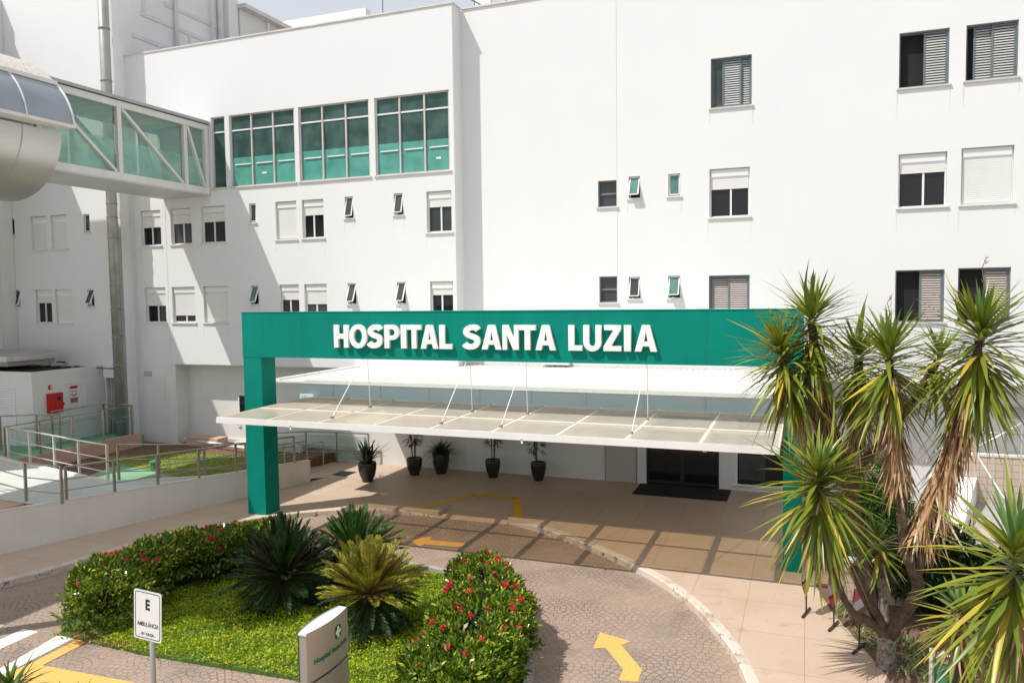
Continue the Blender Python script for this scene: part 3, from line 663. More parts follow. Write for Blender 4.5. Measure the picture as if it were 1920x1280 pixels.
T_ = empty('service_tube', (-19.3, 8, 7.8), 'rounded silver tube corridor around the near end of the footbridge', 'corridor')
def sweep(prof, y0, y1, thick=None, closed=False):
    b = MB(); n = len(prof)
    for i in range(n-1+(1 if closed else 0)):
        p, q = prof[i], prof[(i+1) % n]; b.quad((p[0], y0, p[1]), (p[0], y1, p[1]), (q[0], y1, q[1]), (q[0], y0, q[1]))
    return b
CX, CZ = -19.35, 9.45
low = [(CX+1.82*math.cos(t)*(1 if math.cos(t) > 0 else 1), CZ+1.62*math.sin(t)) for t in np.linspace(0, -PI, 25)]
YE, Y0T = 14.4, 2.5
b = sweep(low, Y0T, YE); b.build('lower_shell', 'silver', T_, smooth=True, merge=True)
b = MB(); b.quad(*[(x, YE, z) for x, z in low]); b.build('end_plate', 'silver', T_)
b = MB()
for yy in (13.35, 11.2, 9.0):
    pts = [(CX+1.826*math.cos(t), CZ+1.626*math.sin(t)) for t in np.linspace(0, -PI, 25)]
    for i in range(24): p, q = pts[i], pts[i+1]; b.quad((p[0], yy, p[1]), (p[0], yy+.02, p[1]), (q[0], yy+.02, q[1]), (q[0], yy, q[1]))
b.build('shell_seam', 'tower_dark', T_)
def arcp(p0, p1, bulge, n=10):
    p0, p1 = np.array(p0), np.array(p1); d = p1-p0; nn = np.array([-d[1], d[0]]); return [tuple(p0+d*t+nn*bulge*4*t*(1-t)) for t in np.linspace(0, 1, n)]
glz = arcp((-17.63, 10.62), (-17.10, 9.58), .10)
b = sweep(glz, Y0T, YE); b.build('glazing', 'silverdull', T_, smooth=True, merge=True)
b = MB(); b.box(-17.52, -17.04, Y0T, YE, 9.50, 9.58); b.box(-17.75, -17.6, Y0T, YE+.02, 10.62, 10.72); b.build('edge_beam', 'bridgewhite', T_)
MB().tube([(x+.01, YE, z) for x, z in glz], .03, 6).build('end_rim', 'frame', T_)
MB().tube([(x+.01, 13.15, z) for x, z in glz], .022, 6).build('glazing_bar', 'frame', T_)
MB().tube([(x+.01, 11.9, z) for x, z in glz], .022, 6).build('glazing_bar', 'frame', T_)
rfp = arcp((-20.9, 10.72), (-17.68, 10.72), .22, 14)
b = sweep(rfp, Y0T, YE); b.quad(*[(x, YE, z) for x, z in rfp]); b.build('roof', 'ribbed', T_)
b = MB()
for yy in np.arange(3, YE, .12):
    for i in range(7, 13): p, q = rfp[i], rfp[i+1]; b.beam((p[0], yy, p[1]+.012), (q[0], yy, q[1]+.012), .03, .02)
b.build('roof_ribs', 'ribbed', T_)
glz2 = [(-19.3*2-x, z) for x, z in glz]; sweep(glz2, Y0T, YE).build('glazing', 'silverdull', T_)

# unseen block added left of the frame, shaped to shade the left walls
N_ = empty('shade_block', (-30, 15, 0), 'unseen white block added past the left edge to shade the left walls', 'building')
MB().box(-34, -27.0, 14.5, 19.44, 0, 15.6).build('wall', 'plaster_low', N_)
MB().box(-34, -24.9, 9.0, 17.2, 8.2, 14.2).build('shade_volume', 'plaster_low', N_)  # raised volume, its shape chosen for the shade it casts

# ================================================================ GREEN PORTAL WITH LETTERING
PT = empty('entrance_portal', (-6.4, 15.3, 0), 'long green portal beam on two pillars carrying the hospital name in white letters', 'portal')
PY0, PY1 = 15.07, 15.60
MB().box(-12.71, -.06, PY0, PY1, 3.83, 4.885).build('beam', 'green', PT)
MB().box(-12.705, -12.18, PY0+.004, PY1-.004, 0, 3.83).build('pillar', 'green', PT)
MB().box(-.40, -.066, PY0+.004, PY1-.004, 0, 3.83).build('pillar', 'green', PT)
s = MB()
for xx in (-12.12, -11.0, -9.85, -8.7, -7.55, -6.4, -5.25, -4.1, -2.95, -1.8): s.box(xx-.005, xx+.005, PY0-.002, PY0-.0005, 3.84, 4.88)
s.box(-12.70, -12.19, PY0-.0025, PY0-.001, 3.826, 3.832); s.build('panel_seam', 'seam', PT)
MB().box(-12.72, -.05, PY0-.01, PY1+.01, 4.886, 4.90).build('capping', 'green', PT)

LH = .51; LZ = 4.09
def poly_outline(center, w):
    """closed outline of a constant-width stroke along a centre line"""
    P = [np.array(p, float) for p in center]; L, R = [], []
    for i, p in enumerate(P):
        a = P[min(i+1, len(P)-1)]-P[max(i-1, 0)]; d = nrm(a); n_ = np.array([-d[1], d[0]])
        k = 1.
        if 0 < i < len(P)-1:
            d1 = nrm(p-P[i-1]); d2 = nrm(P[i+1]-p); k = 1/max(.6, math.sqrt((1+d1@d2)/2))
        L.append(p+n_*w/2*k); R.append(p-n_*w/2*k)
    return [tuple(x) for x in L+R[::-1]]
def ell(cx, cy, rx, ry, a0, a1, n=20): return [(cx+rx*math.cos(t), cy+ry*math.sin(t)) for t in np.linspace(a0, a1, n)]
SW = .27   # stroke weight relative to cap height 1
def glyph(ch):
    w = SW*.82
    if ch == 'H': W_ = .74; h = .105; return W_, [[(0, 0), (w, 0), (w, .5-h), (W_-w, .5-h), (W_-w, 0), (W_, 0), (W_, 1), (W_-w, 1), (W_-w, .5+h), (w, .5+h), (w, 1), (0, 1)]]
    if ch == 'I': return w, [[(0, 0), (w, 0), (w, 1), (0, 1)]]
    if ch == 'T': W_ = .66; a = (W_-w)/2; return W_, [[(a, 0), (a+w, 0), (a+w, .80), (W_, .80), (W_, 1), (0, 1), (0, .80), (a, .80)]]
    if ch == 'L': W_ = .56; return W_, [[(0, 0), (W_, 0), (W_, .20), (w, .20), (w, 1), (0, 1)]]
    if ch == 'N': W_ = .76; k = .25; return W_, [[(0, 0), (w*.92, 0), (w*.92, .62), (W_-k, 0), (W_, 0), (W_, 1), (W_-w*.92, 1), (W_-w*.92, .38), (k, 1), (0, 1)]]
    if ch == 'Z': W_ = .68; return W_, [[(0, 0), (W_, 0), (W_, .19), (.29, .19), (W_-.02, .83), (W_-.02, 1), (.03, 1), (.03, .81), (.39, .81), (0, .17)]]
    if ch == 'A':
        W_ = .80; a = .225
        return W_, [[(0, 0), (a, 0), (a+.055, .20), (W_-a-.055, .20), (W_-a, 0), (W_, 0), (W_/2+.13, 1), (W_/2-.13, 1)], [(a+.10, .37), (W_/2, .80), (W_-a-.10, .37)]]
    if ch == 'O':
        W_ = .88; return W_, [ell(W_/2, .5, W_/2, .52, 0, 2*PI, 41)[:-1], ell(W_/2, .5, W_/2-w, .33, 0, 2*PI, 33)[:-1]]
    if ch == 'U':
        W_ = .72; r = W_/2; return W_, [[(0, 1)]+[(r-r*math.cos(t), .34-.36*math.sin(t)) for t in np.linspace(0, PI, 17)]+[(W_, 1), (W_-w, 1)]+[(r+(r-w)*math.cos(t), .34-.17*math.sin(t)) for t in np.linspace(0, PI, 15)]+[(w, 1)]]
    if ch == 'P':
        W_ = .68; return W_, [[(0, 0), (w, 0), (w, .36), (.36, .36)]+ell(.36, .68, .32, .32, -PI/2, PI/2, 14)+[(0, 1)], [(w, .54), (.35, .54)]+ell(.36, .68, .13, .14, -PI/2, PI/2, 9)+[(w, .82)]]
    if ch == 'S':
        c = [(.56, .80), (.50, .875), (.40, .905), (.28, .895), (.17, .845), (.115, .76), (.12, .67), (.18, .60), (.29, .545), (.41, .50), (.50, .44), (.535, .35), (.52, .24), (.45, .155), (.34, .105), (.21, .10), (.10, .14), (.035, .215)]
        c = [tuple(p) for p in catmull(c, 3)]
        return .66, [poly_outline(c, w*.98)]
def extruded(loops, x, z, h, y, depth, m, parent, name, sx=1.):
    cu = bpy.data.curves.new(name, 'CURVE'); cu.dimensions = '2D'; cu.fill_mode = 'BOTH'; cu.extrude = depth/2; cu.bevel_depth = .004; cu.bevel_resolution = 0
    for lp in loops:
        sp = cu.splines.new('POLY'); sp.points.add(len(lp)-1); sp.use_cyclic_u = True
        for i, (a, b_) in enumerate(lp): sp.points[i].co = (a*h*sx, b_*h, 0, 1)
    o = bpy.data.objects.new(name, cu); COL.objects.link(o); me = bpy.data.meshes.new_from_object(o); bpy.data.objects.remove(o)
    me.name = name; me.transform(Matrix.Translation((x, y, z)) @ Matrix.Rotation(PI/2, 4, 'X')); me.materials.clear(); me.materials.append(M[m])
    r = parent
    while r.parent: r = r.parent
    me.transform(Matrix.Translation(-Vector(r.location))); ob = bpy.data.objects.new(name, me); COL.objects.link(ob); ob.parent = parent; return ob
spans = {0: [(-9.98, -9.61), (-9.58, -9.13), (-9.10, -8.73), (-8.68, -8.32), (-8.27, -8.14), (-8.12, -7.78), (-7.79, -7.37), (-7.34, -7.05)],
         1: [(-6.78, -6.39), (-6.36, -5.92), (-5.89, -5.54), (-5.52, -5.17), (-5.17, -4.74)], 2: [(-4.47, -4.19), (-4.16, -3.80), (-3.75, -3.40), (-3.34, -3.21), (-3.13, -2.70)]}
for wi, word in enumerate(('HOSPITAL', 'SANTA', 'LUZIA')):
    for (xa_, xb_), ch in zip(spans[wi], word):
        W_, lp = glyph(ch); extruded(lp, xa_*1.0085, LZ, LH, 15.025, .075, 'letter', PT, 'letter', sx=(xb_-xa_)*1.0085/(W_*LH))

# ================================================================ GLASS CANOPY
CN = empty('glass_canopy', (-6.2, 14.9, 2.6), 'flat white framed canopy of milky glass hung under the green beam', 'canopy')
CX0, CX1, CY0, CY1, ZC0, ZC1 = -11.95, -.41, 13.25, 16.62, 2.66, 2.70
def zc_(y): return ZC0+(y-CY0)*.010
ribx = [CX0+(CX1-CX0)*i/9 for i in range(10)]
for i, xx in enumerate(ribx):
    w_ = .045; f = MB(); xx = min(max(xx, CX0+w_), CX1-w_)
    i0 = [(xx-w_, CY0+.06), (xx+w_, CY0+.06), (xx+w_, CY1), (xx-w_, CY1)]
    f.prism(i0, lambda x, y: zc_(y)-.11, lambda x, y: zc_(y)+.004); f.build('rib', 'whitemetal', CN)
f = MB(); f.box(CX0, CX1, CY0, CY0+.059, ZC0-.11, ZC0+.006); f.build('front_fascia', 'whitemetal', CN)
MB().box(CX0+.005, CX1-.005, CY0+.01, CY0+.05, ZC0+.007, ZC0+.016).build('gutter_trim', 'coping', CN)
for yy, w_ in ((14.64, .035), (16.45, .05)):
    for i in range(9):
        f = MB(); f.prism([(ribx[i]+.05, yy-w_), (ribx[i+1]-.05, yy-w_), (ribx[i+1]-.05, yy+w_), (ribx[i]+.05, yy+w_)], lambda x, y: zc_(y)-.05, lambda x, y: zc_(y)+.0165); f.build('purlin', 'whitemetal', CN)
for i in range(9):
    f = MB(); f.prism([(ribx[i]+.03, CY0+.075), (ribx[i+1]-.03, CY0+.075), (ribx[i+1]-.03, CY1-.01), (ribx[i]+.03, CY1-.01)], lambda x, y: zc_(y)+.0045, lambda x, y: zc_(y)+.014); f.build('glass_panel', 'glasscan', CN)
for i in (2, 4, 5, 7):
    xx = ribx[i]
    for (ya, xa_), (yb_, zb_) in (((13.83, xx), (15.12, 3.84)), ((15.36, xx), (15.30, 3.84))):
        r_ = MB(); r_.tube([(xx, ya, zc_(ya)+.02), (xx-.0, yb_, zb_)], .010 if ya < 15 else .007, 6); R_ = r_.build('hanger_rod', 'whitemetal', CN)
        MB().box(xx-.02, xx+.02, ya-.05, ya+.05, zc_(ya)+.005, zc_(ya)+.05).build('bracket', 'steel', R_)
for xx in (-10.0, -4.9): MB().tube([(xx, 13.20, 2.60), (xx, 13.24, 2.56), (xx+.03, 13.19, 2.50)], .015, 6).build('drain_spout', 'coping', CN)
cm = MB(); cm.tube([(-11.55, 13.5, 2.48), (-11.42, 13.40, 2.44)], .035, 10); cm.tube([(-11.55, 13.5, 2.48), (-11.55, 13.5, 2.56)], .015, 6); tag(cm.build('security_camera', 'frame'), 'small white security camera under the left canopy corner', 'camera')

# ================================================================ PORCH WITH CORRUGATED ROOF
PR = empty('porch', (-6.4, 18.8, 2.6), 'porch block with pale blue grey fascia panels and a white corrugated roof', 'porch')
MB().box(-12.27, -.44, 16.65, 20.96, 2.60, 3.05).build('body', 'porch', PR)
s = MB(); [s.box(xx-.004, xx+.004, 16.644, 16.6495, 2.72, 3.05) for xx in (-11.23, -9.87, -8.52, -7.19, -5.9, -4.6, -3.3, -2.0)]; s.box(-12.2, -.5, 16.642, 16.6495, 2.695, 2.705); s.build('panel_seam', 'tower_dark', PR)
MB().box(-12.95, -.44, 16.52, 20.96, 3.052, 3.10).build('roof_slab', 'whitemetal', PR)
s = MB(); n = 150; xs_ = np.linspace(-12.0, -.46, n*2+1)
for i in range(n*2):
    za, zb_ = (.0, .03) if i % 2 == 0 else (.03, .0)
    sk_ = 1.0
    def sx_(x, y): return x-(y-16.5)*0.0
    s.quad((xs_[i], 16.50, 3.11+za), (xs_[i+1], 16.50, 3.11+zb_), (xs_[i+1], 20.9, 3.16+zb_), (xs_[i], 20.9, 3.16+za))
s.build('corrugated_roof', 'corr', PR)
MB().box(-12.0, -.46, 16.49, 16.515, 3.05, 3.14).build('roof_edge', 'whitemetal', PR)
MB().box(-12.93, -12.80, 16.54, 20.9, 3.101, 3.15).build('side_flashing', 'whitemetal', PR)
s = MB(); [s.box(-11.9+i*.16, -11.82+i*.16, 20.80, 20.9, 3.17, 3.20) for i in range(71)]; s.build('ridge_filler', 'coping', PR)
rc = MB(); rc.box(-7.05, -6.25, 20.75, 20.965, 3.25, 3.42); rc.build('upstand', 'plaster', PR)

# ================================================================ RAMPS, LAWN AND RAILINGS AT THE LEFT
def aline(y): return -15.58+(y-10.9)*(2.41/7.36)       # x of the parapet line at y
def ztop(y): return .62+(18.26-y)*.0385 if y < 18.26 else .62
pw = MB(); pw.prism([(aline(18.26), 18.26), (aline(6), 6), (aline(6)-.12, 6.03), (aline(18.26)-.12, 18.30)], -.14, lambda x, y: ztop(y))
o = pw.build('ramp_parapet', 'rampwall', normals=True); tag(o, 'long low off white ramp parapet beside the pavement', 'wall')
pc = MB(); pc.prism([(aline(18.27)+.01, 18.27), (aline(6)+.01, 6), (aline(6)-.13, 6.03), (aline(18.27)-.13, 18.31)], lambda x, y: ztop(y)+.0005, lambda x, y: ztop(y)+.012); tag(pc.build('parapet_edge', 'coping', normals=True), 'thin worn capping along the ramp parapet', 'coping')
def wz(y): return .80 if y < 13.9 else max(.80-(y-13.9)*.162, .004)
wk = MB(); pts_y = [12.3, 13.9, 15, 16, 17, 18, 18.85]
for a, b_ in zip(pts_y[:-1], pts_y[1:]):
    xi = lambda y: -16.0+(y-13.94)*(2.0/5.56)
    wk.quad((aline(a)-.12, a, wz(a)), (aline(b_)-.12, b_, wz(b_)), (min(xi(b_), aline(b_)-.5), b_, wz(b_)), (-16.59 if a == 12.3 else min(xi(a), aline(a)-.5), a, wz(a)))
wk.quad((-16.59, 12.3, .8), (-16.02, 13.9, .8), (-21.5, 15.15, .8), (-24.0, 15.6, .8), (-24.0, 12.4, .8), (-16.05, 11.85, .8), (-15.38, 11.9, .8), (aline(12.3)-.12, 12.3, .8))
o = wk.build('ramp_walkway', 'walk'); tag(o, kind='structure')
mk = MB(); mk.prism([(-15.93, 13.86), (-16.0, 14.0), (-21.5, 15.2), (-21.5, 15.08)], .0, .84); mk.prism([(-16.0, 13.9), (-15.9, 13.9), (-14.0, 19.3), (-14.1, 19.35)], .0, lambda x, y: wz(y)+.04)
tag(mk.build('walkway_kerb', 'rampwall', normals=True), 'pale upstand kerb bordering the lawn side of the ramp', 'kerb', kind='structure')
ob = MB(); ob.prism([(-16.15, 11.0), (-16.1, 11.9), (-15.35, 12.2), (-15.3, 12.35), (-19.5, 12.45), (-19.5, 11.0)], .2, .79); tag(ob.build('planter_wall', 'salmon', normals=True), 'orange painted low wall at the left end of the ramp', 'wall')
ls = MB(); ls.prism([(-22.5, 14.8), (-16.0, 14.1), (-14.35, 19.0), (-14.1, 20.9), (-22.5, 20.9)], -.15, .32); struct(ls, 'lawn_soil', 'soil')
# pavement stub between ramp end and the wall, above the garden soil
gl = MB(); gl.quad((-18.6, 15.3, .345), (-16.1, 14.3, .345), (-15.5, 15.9, .345), (-16.6, 17.2, .345), (-19.6, 18.3, .345)); struct(gl, 'green_slab', 'greenpaint')
la = MB(); la.quad((-20.9, 17.6, .35), (-16.9, 16.6, .35), (-15.4, 15.9, .35), (-14.9, 17.6, .35), (-14.6, 19.2, .35), (-17.3, 19.3, .35), (-19.2, 18.9, .35)); struct(la, 'lawn_base', 'lawnbase')
n = 9000; P = np.stack([rng.uniform(-19.8, -14.4, n), rng.uniform(16, 19.3, n), np.full(n, .35)], 1)
P = P[(P[:, 0] < -16.0+(P[:, 1]-13.94)*(2.0/5.56)-.15) & (P[:, 1] > 17.6-(P[:, 0]+19.5)*.38)]
D = rng.normal(size=(len(P), 3))*.5+[0, 0, 1]; V, F = leaves(P, D, rng.uniform(.03, .08, len(P)), rng.uniform(.008, .02, len(P))); tag(npmesh('lawn_grass', V, F, 'lawn'), 'sunny yellow green grass behind the ramp railing', 'grass', kind='stuff')
o = MB().box(-21.12, -21.0, 14.7, 19.75, .3, .76).build('terrace_wall', 'salmon'); tag(o, 'salmon painted low wall under the glass balustrade', 'wall')
tr = MB(); tr.box(-25.5, -21.121, 14.6, 19.95, .3, .64); struct(tr, 'terrace', 'greenpaint')
tag(MB().lathe((-17.5, 16.9, .35), [(.13, 0), (.13, .2), (.16, .21), (.16, .26), (.02, .30)], 14).build('garden_bin', 'meshgreen', smooth=False), 'small dark green capped bin on the green slab', 'bin')
s = MB(); s.tube([(-19.8, 20.4, .5), (-15.6, 19.5, .5)], .05, 8); tag(s.build('ground_pipe', 'frame', smooth=True), 'white pipe lying in the bed along the building', 'pipe')
tag(MB().box(-19.5, -18.2, 20.2, 20.7, .33, .62).build('garden_block', 'salmon'), 'salmon block in the bed at the foot of the wall', 'wall')
tag(MB().box(-17.6, -15.0, 20.3, 20.6, .33, .55).build('garden_block', 'rampwall'), 'pale low block against the wall behind the pillar', 'wall')

def railing(name, label, posts, tops, bots, fracs, m='steel', rr=.022, pr=.03, glassy=False, pm=None, loc=None):
    """posts: (x,y); tops/bots z lists; fracs: rail heights as fraction of post"""
    R_ = empty(name, (posts[0][0], posts[0][1], bots[0]), label, 'railing')
    for (x, y), a, b_ in zip(posts, bots, tops): MB().box(x-pr*.6, x+pr*.6, y-pr, y+pr, a, b_-.005).build('post', pm or m, R_)
    for fi, fr_ in enumerate(fracs):
        pts = [(x, y, a+(b_-a)*fr_) for (x, y), a, b_ in zip(posts, bots, tops)]
        MB().tube(pts, rr if fi == 0 else rr*.62, 8).build('rail' if fi else 'handrail', m, R_, smooth=True)
    if glassy:
        for i in range(len(posts)-1):
            (x0, y0), (x1, y1) = posts[i], posts[i+1]; g_ = MB(); f0, f1 = .12, .9
            d = Vector((x1-x0, y1-y0, 0)).normalized()*.06; nn = Vector((-d.y, d.x, 0))*.06
            g_.quad((x0+d.x, y0+d.y, bots[i]+(tops[i]-bots[i])*f0), (x1-d.x, y1-d.y, bots[i+1]+(tops[i+1]-bots[i+1])*f0), (x1-d.x, y1-d.y, bots[i+1]+(tops[i+1]-bots[i+1])*f1), (x0+d.x, y0+d.y, bots[i]+(tops[i]-bots[i])*f1)); g_.build('glass_panel', 'railglass', R_)
    return R_
py = [12.2, 13.18, 14.14, 15.14, 16.12, 17.0, 17.82]
railing('railing', 'steel railing standing on the long ramp parapet', [(aline(y)-.06, y) for y in py], [ztop(y)+.74 for y in py], [ztop(y)+.012 for y in py], (1, .62, .28))
railing('railing', 'steel railing turning left from the near ramp corner', [(-15.20, 12.08), (-16.2, 12.0), (-17.8, 12.35), (-19.4, 12.6)], [1.62, 1.66, 1.72, 1.78], [.8, .8, .8, .8], (1, .62, .28))
q = lambda t: (-16.0-4.95*t, 13.98+1.09*t); ts = [0, .26, .5, .76, 1]
railing('railing', 'sunlit pale triple rail crossing the ramp above the green slab', [q(t) for t in ts], [1.70, 1.70, 1.71, 1.72, 1.72], [.84]*5, (1, .60, .22), 'steelw')
q = lambda t: (-15.93+1.9*t, 14.1+5.2*t); ts = [.02, .2, .42, .64, .86, 1]
railing('railing', 'steel railing between the ramp and the lawn running back to the wall', [q(t) for t in ts], [wz(q(t)[1])+.93 for t in ts], [wz(q(t)[1])+.03 for t in ts], (1, .58, .25))
ts = [15.04, 16.1, 17.2, 18.3, 19.45]
railing('glass_balustrade', 'glass balustrade on the salmon terrace wall', [(-21.05, y) for y in ts], [1.73]*5, [.76]*5, (1,), glassy=True)
railing('railing', 'dark rails on the far left terrace by the louvred wall', [(-24.6, 15.6), (-23.4, 16.6), (-22.4, 17.05), (-21.6, 17.2)], [1.75, 1.7, 1.72, 1.72], [.64]*4, (1, .6))
railing('railing', 'short steel rail in front of the red cabinet', [(-22.55, 17.7), (-22.5, 19.6), (-21.3, 19.65)], [1.72]*3, [.64]*3, (1, .6))
railing('glass_balustrade', 'glass railing with steel posts behind the pillar facing the wall', [(-15.6, 19.2), (-14.95, 20.55), (-13.9, 20.7), (-12.75, 20.72)], [1.1, .98, .98, .98], [.0, .0, .0, .0], (1, .35), glassy=True)
gt = MB(); gt.tube([(-14.15, 19.05, .12), (-14.15, 19.05, .86), (-13.72, 19.7, .86), (-13.72, 19.7, .12), (-14.15, 19.05, .12)], .022, 8); tag(gt.build('gate_loop', 'steel', smooth=True), 'small steel loop barrier behind the green pillar', 'barrier')
tag(MB().box(-13.1, -12.6, 19.2, 19.75, .002, .012).build('floor_grate', 'black'), 'small dark drain grate on the pavement near the tall pot', 'grate')

# ================================================================ EQUIPMENT HOUSE
EH = empty('equipment_house', (-22.85, 17.3, 0), 'low white plant house with louvred doors and a dark roof at the left', 'building')
MB().box(-28, -22.85, 17.3, 19.98, 0, 2.86).build('wall', 'plaster_low', EH)
s = MB(); s.box(-28, -22.84, 17.29, 17.42, 2.86, 3.0); s.box(-22.98, -22.84, 17.42, 19.98, 2.86, 3.0); s.box(-28, -22.98, 19.86, 19.98, 2.86, 2.98); s.build('parapet', 'plaster_low', EH)
MB().box(-28, -22.99, 17.43, 19.85, 2.861, 2.89).build('roof', 'rust', EH)
s = MB(); [s.beam((-27.5+i*.5, 17.5, 2.93), (-27.2+i*.5, 19.8, 2.93), .09, .06) for i in range(9)]; s.build('roof_joist', 'rust', EH)
def louv(name, axis, c, a0, a1, z0, z1, n, parent, m='frame'):
    f = MB(); s = MB(); t = .04; h = (z1-z0-2*t)/n
    for i in range(n):
        zz = z0+t+i*h
        if axis == 'x': s.quad((c+.012, a0+t, zz), (c+.012, a1-t, zz), (c+.002, a1-t, zz+h*.8), (c+.002, a0+t, zz+h*.8))
        else: s.quad((a0+t, c-.012, zz), (a1-t, c-.012, zz), (a1-t, c-.002, zz+h*.8), (a0+t, c-.002, zz+h*.8))
    if axis == 'x':
        for a, b_, e, g_ in ((a0, a0+t, z0, z1), (a1-t, a1, z0, z1), (a0+t, a1-t, z0, z0+t), (a0+t, a1-t, z1-t, z1)): f.box(c, c+.02, a, b_, e, g_)
        D_ = f.build(name, m, parent); MB().box(c-.0, c+.001, a0+t, a1-t, z0+t, z1-t).build('backing', 'tower_dark', D_)
    else:
        for a, b_, e, g_ in ((a0, a0+t, z0, z1), (a1-t, a1, z0, z1), (a0+t, a1-t, z0, z0+t), (a0+t, a1-t, z1-t, z1)): f.box(a, b_, c-.02, c, e, g_)
        D_ = f.build(name, m, parent); MB().box(a0+t, a1-t, c-.001, c, z0+t, z1-t).build('backing', 'tower_dark', D_)
    s.build('slats', m, D_); return D_
louv('louvred_door', 'x', -22.848, 18.36, 19.22, .62, 2.54, 26, EH)
louv('louvred_door', 'y', 17.298, -24.9, -23.62, .62, 2.50, 26, EH)
for yy, xx in ((17.31, -25.9), (17.31, -25.0)): pass
SG = empty('warning_sign', (-22.82, 18.75, 1.84), 'white and red electrical warning sign on the louvred door', 'sign')
MB().box(-22.822, -22.815, 18.61, 18.89, 1.84, 2.42).build('plate', 'signwhite', SG)
MB().box(-22.8145, -22.812, 18.61, 18.89, 2.33, 2.42).build('red_band', 'red', SG); MB().box(-22.8145, -22.812, 18.62, 18.88, 1.86, 2.03).build('brown_panel', 'bannerbrown', SG)
s = MB()
for i, (a, b_, z_) in enumerate([(18.65, 18.72, 2.22), (18.78, 18.85, 2.22), (18.64, 18.70, 2.12), (18.8, 18.86, 2.12), (18.69, 18.81, 2.08)]): s.box(-22.8145, -22.812, a, b_, z_, z_+.035)
s.build('pictogram', 'signblack', SG)['kind'] = 'stuff'
HC = empty('hose_cabinet', (-22.8, 18.0, 1.64), 'red fire hose cabinet on the white plant house wall', 'cabinet')
MB().box(-22.848, -22.70, 17.77, 18.25, 1.64, 2.27).build('case', 'red', HC); MB().box(-22.699, -22.692, 17.79, 18.23, 1.66, 2.25).build('door', 'red', HC)
MB().tube([(-22.692, 18.10, 2.08), (-22.686, 18.10, 2.08)], .075, 16).build('glass_disc', 'black', HC); MB().box(-22.70, -22.67, 18.24, 18.27, 1.85, 1.93).build('latch', 'black', HC)
HS = empty('hose_sign', (-22.84, 17.92, 2.39), 'small orange and white fire sign above the red cabinet', 'sign')
MB().box(-22.848, -22.84, 17.85, 17.99, 2.39, 2.54).build('plate', 'red', HS); MB().box(-22.8395, -22.837, 17.93, 17.97, 2.41, 2.52).build('symbol', 'signwhite', HS)
for i, xx in enumerate((-26.03, -25.39, -24.57)):
    L_ = empty('floodlight', (xx, 19.9, 3.0), 'small dark floodlight above the plant house, ' + ('nearest the left edge', 'middle of three', 'closest to the pipe')[i], 'lamp', 'floodlights above the plant house')
    MB().tube([(xx, 19.99, 3.02), (xx, 19.8, 3.06)], .015, 6).build('arm', 'black', L_); MB().box(xx-.13, xx+.13, 19.66, 19.8, 3.08, 3.12).build('head', 'black', L_)
s = MB(); s.tube([(-28, 19.95, 2.97), (-24.5, 19.93, 2.96), (-22.3, 19.62, 2.93), (-21.86, 19.5, 2.95)], .02, 6); tag(s.build('cable', 'black'), 'dark cable running along the wall to the pipe', 'cable')
SL = empty('roof_canopy', (-25.5, 18, 3.2), 'weathered grey flat canopy slab at the left edge above the plant house', 'canopy')
MB().box(-29, -24.36, 17.6, 19.4, 3.28, 3.44).build('slab', 'coping', SL); MB().box(-29, -24.45, 17.7, 19.4, 3.12, 3.28).build('beam', 'conc', SL)
s = MB(); [s.beam((-27+i*.35, 17.9, 3.47), (-26.7+i*.35, 19.2, 3.55), .12, .05) for i in range(8)]; s.build('loose_sheet', 'tower_dark', SL)
CB = empty('cable_box', (-22.4, 20, 2.58), 'white box with grey pipes dropping below it beside the big pipe', 'box')
MB().box(-22.74, -22.06, 19.86, 19.99, 2.58, 3.04).build('box', 'frame', CB)
for i in range(6): MB().tube([(-22.66+i*.1, 19.93, .4), (-22.66+i*.1, 19.93, 2.58)], .028, 8).build('conduit', 'steel' if i % 2 else 'tower_dark', CB, smooth=True)

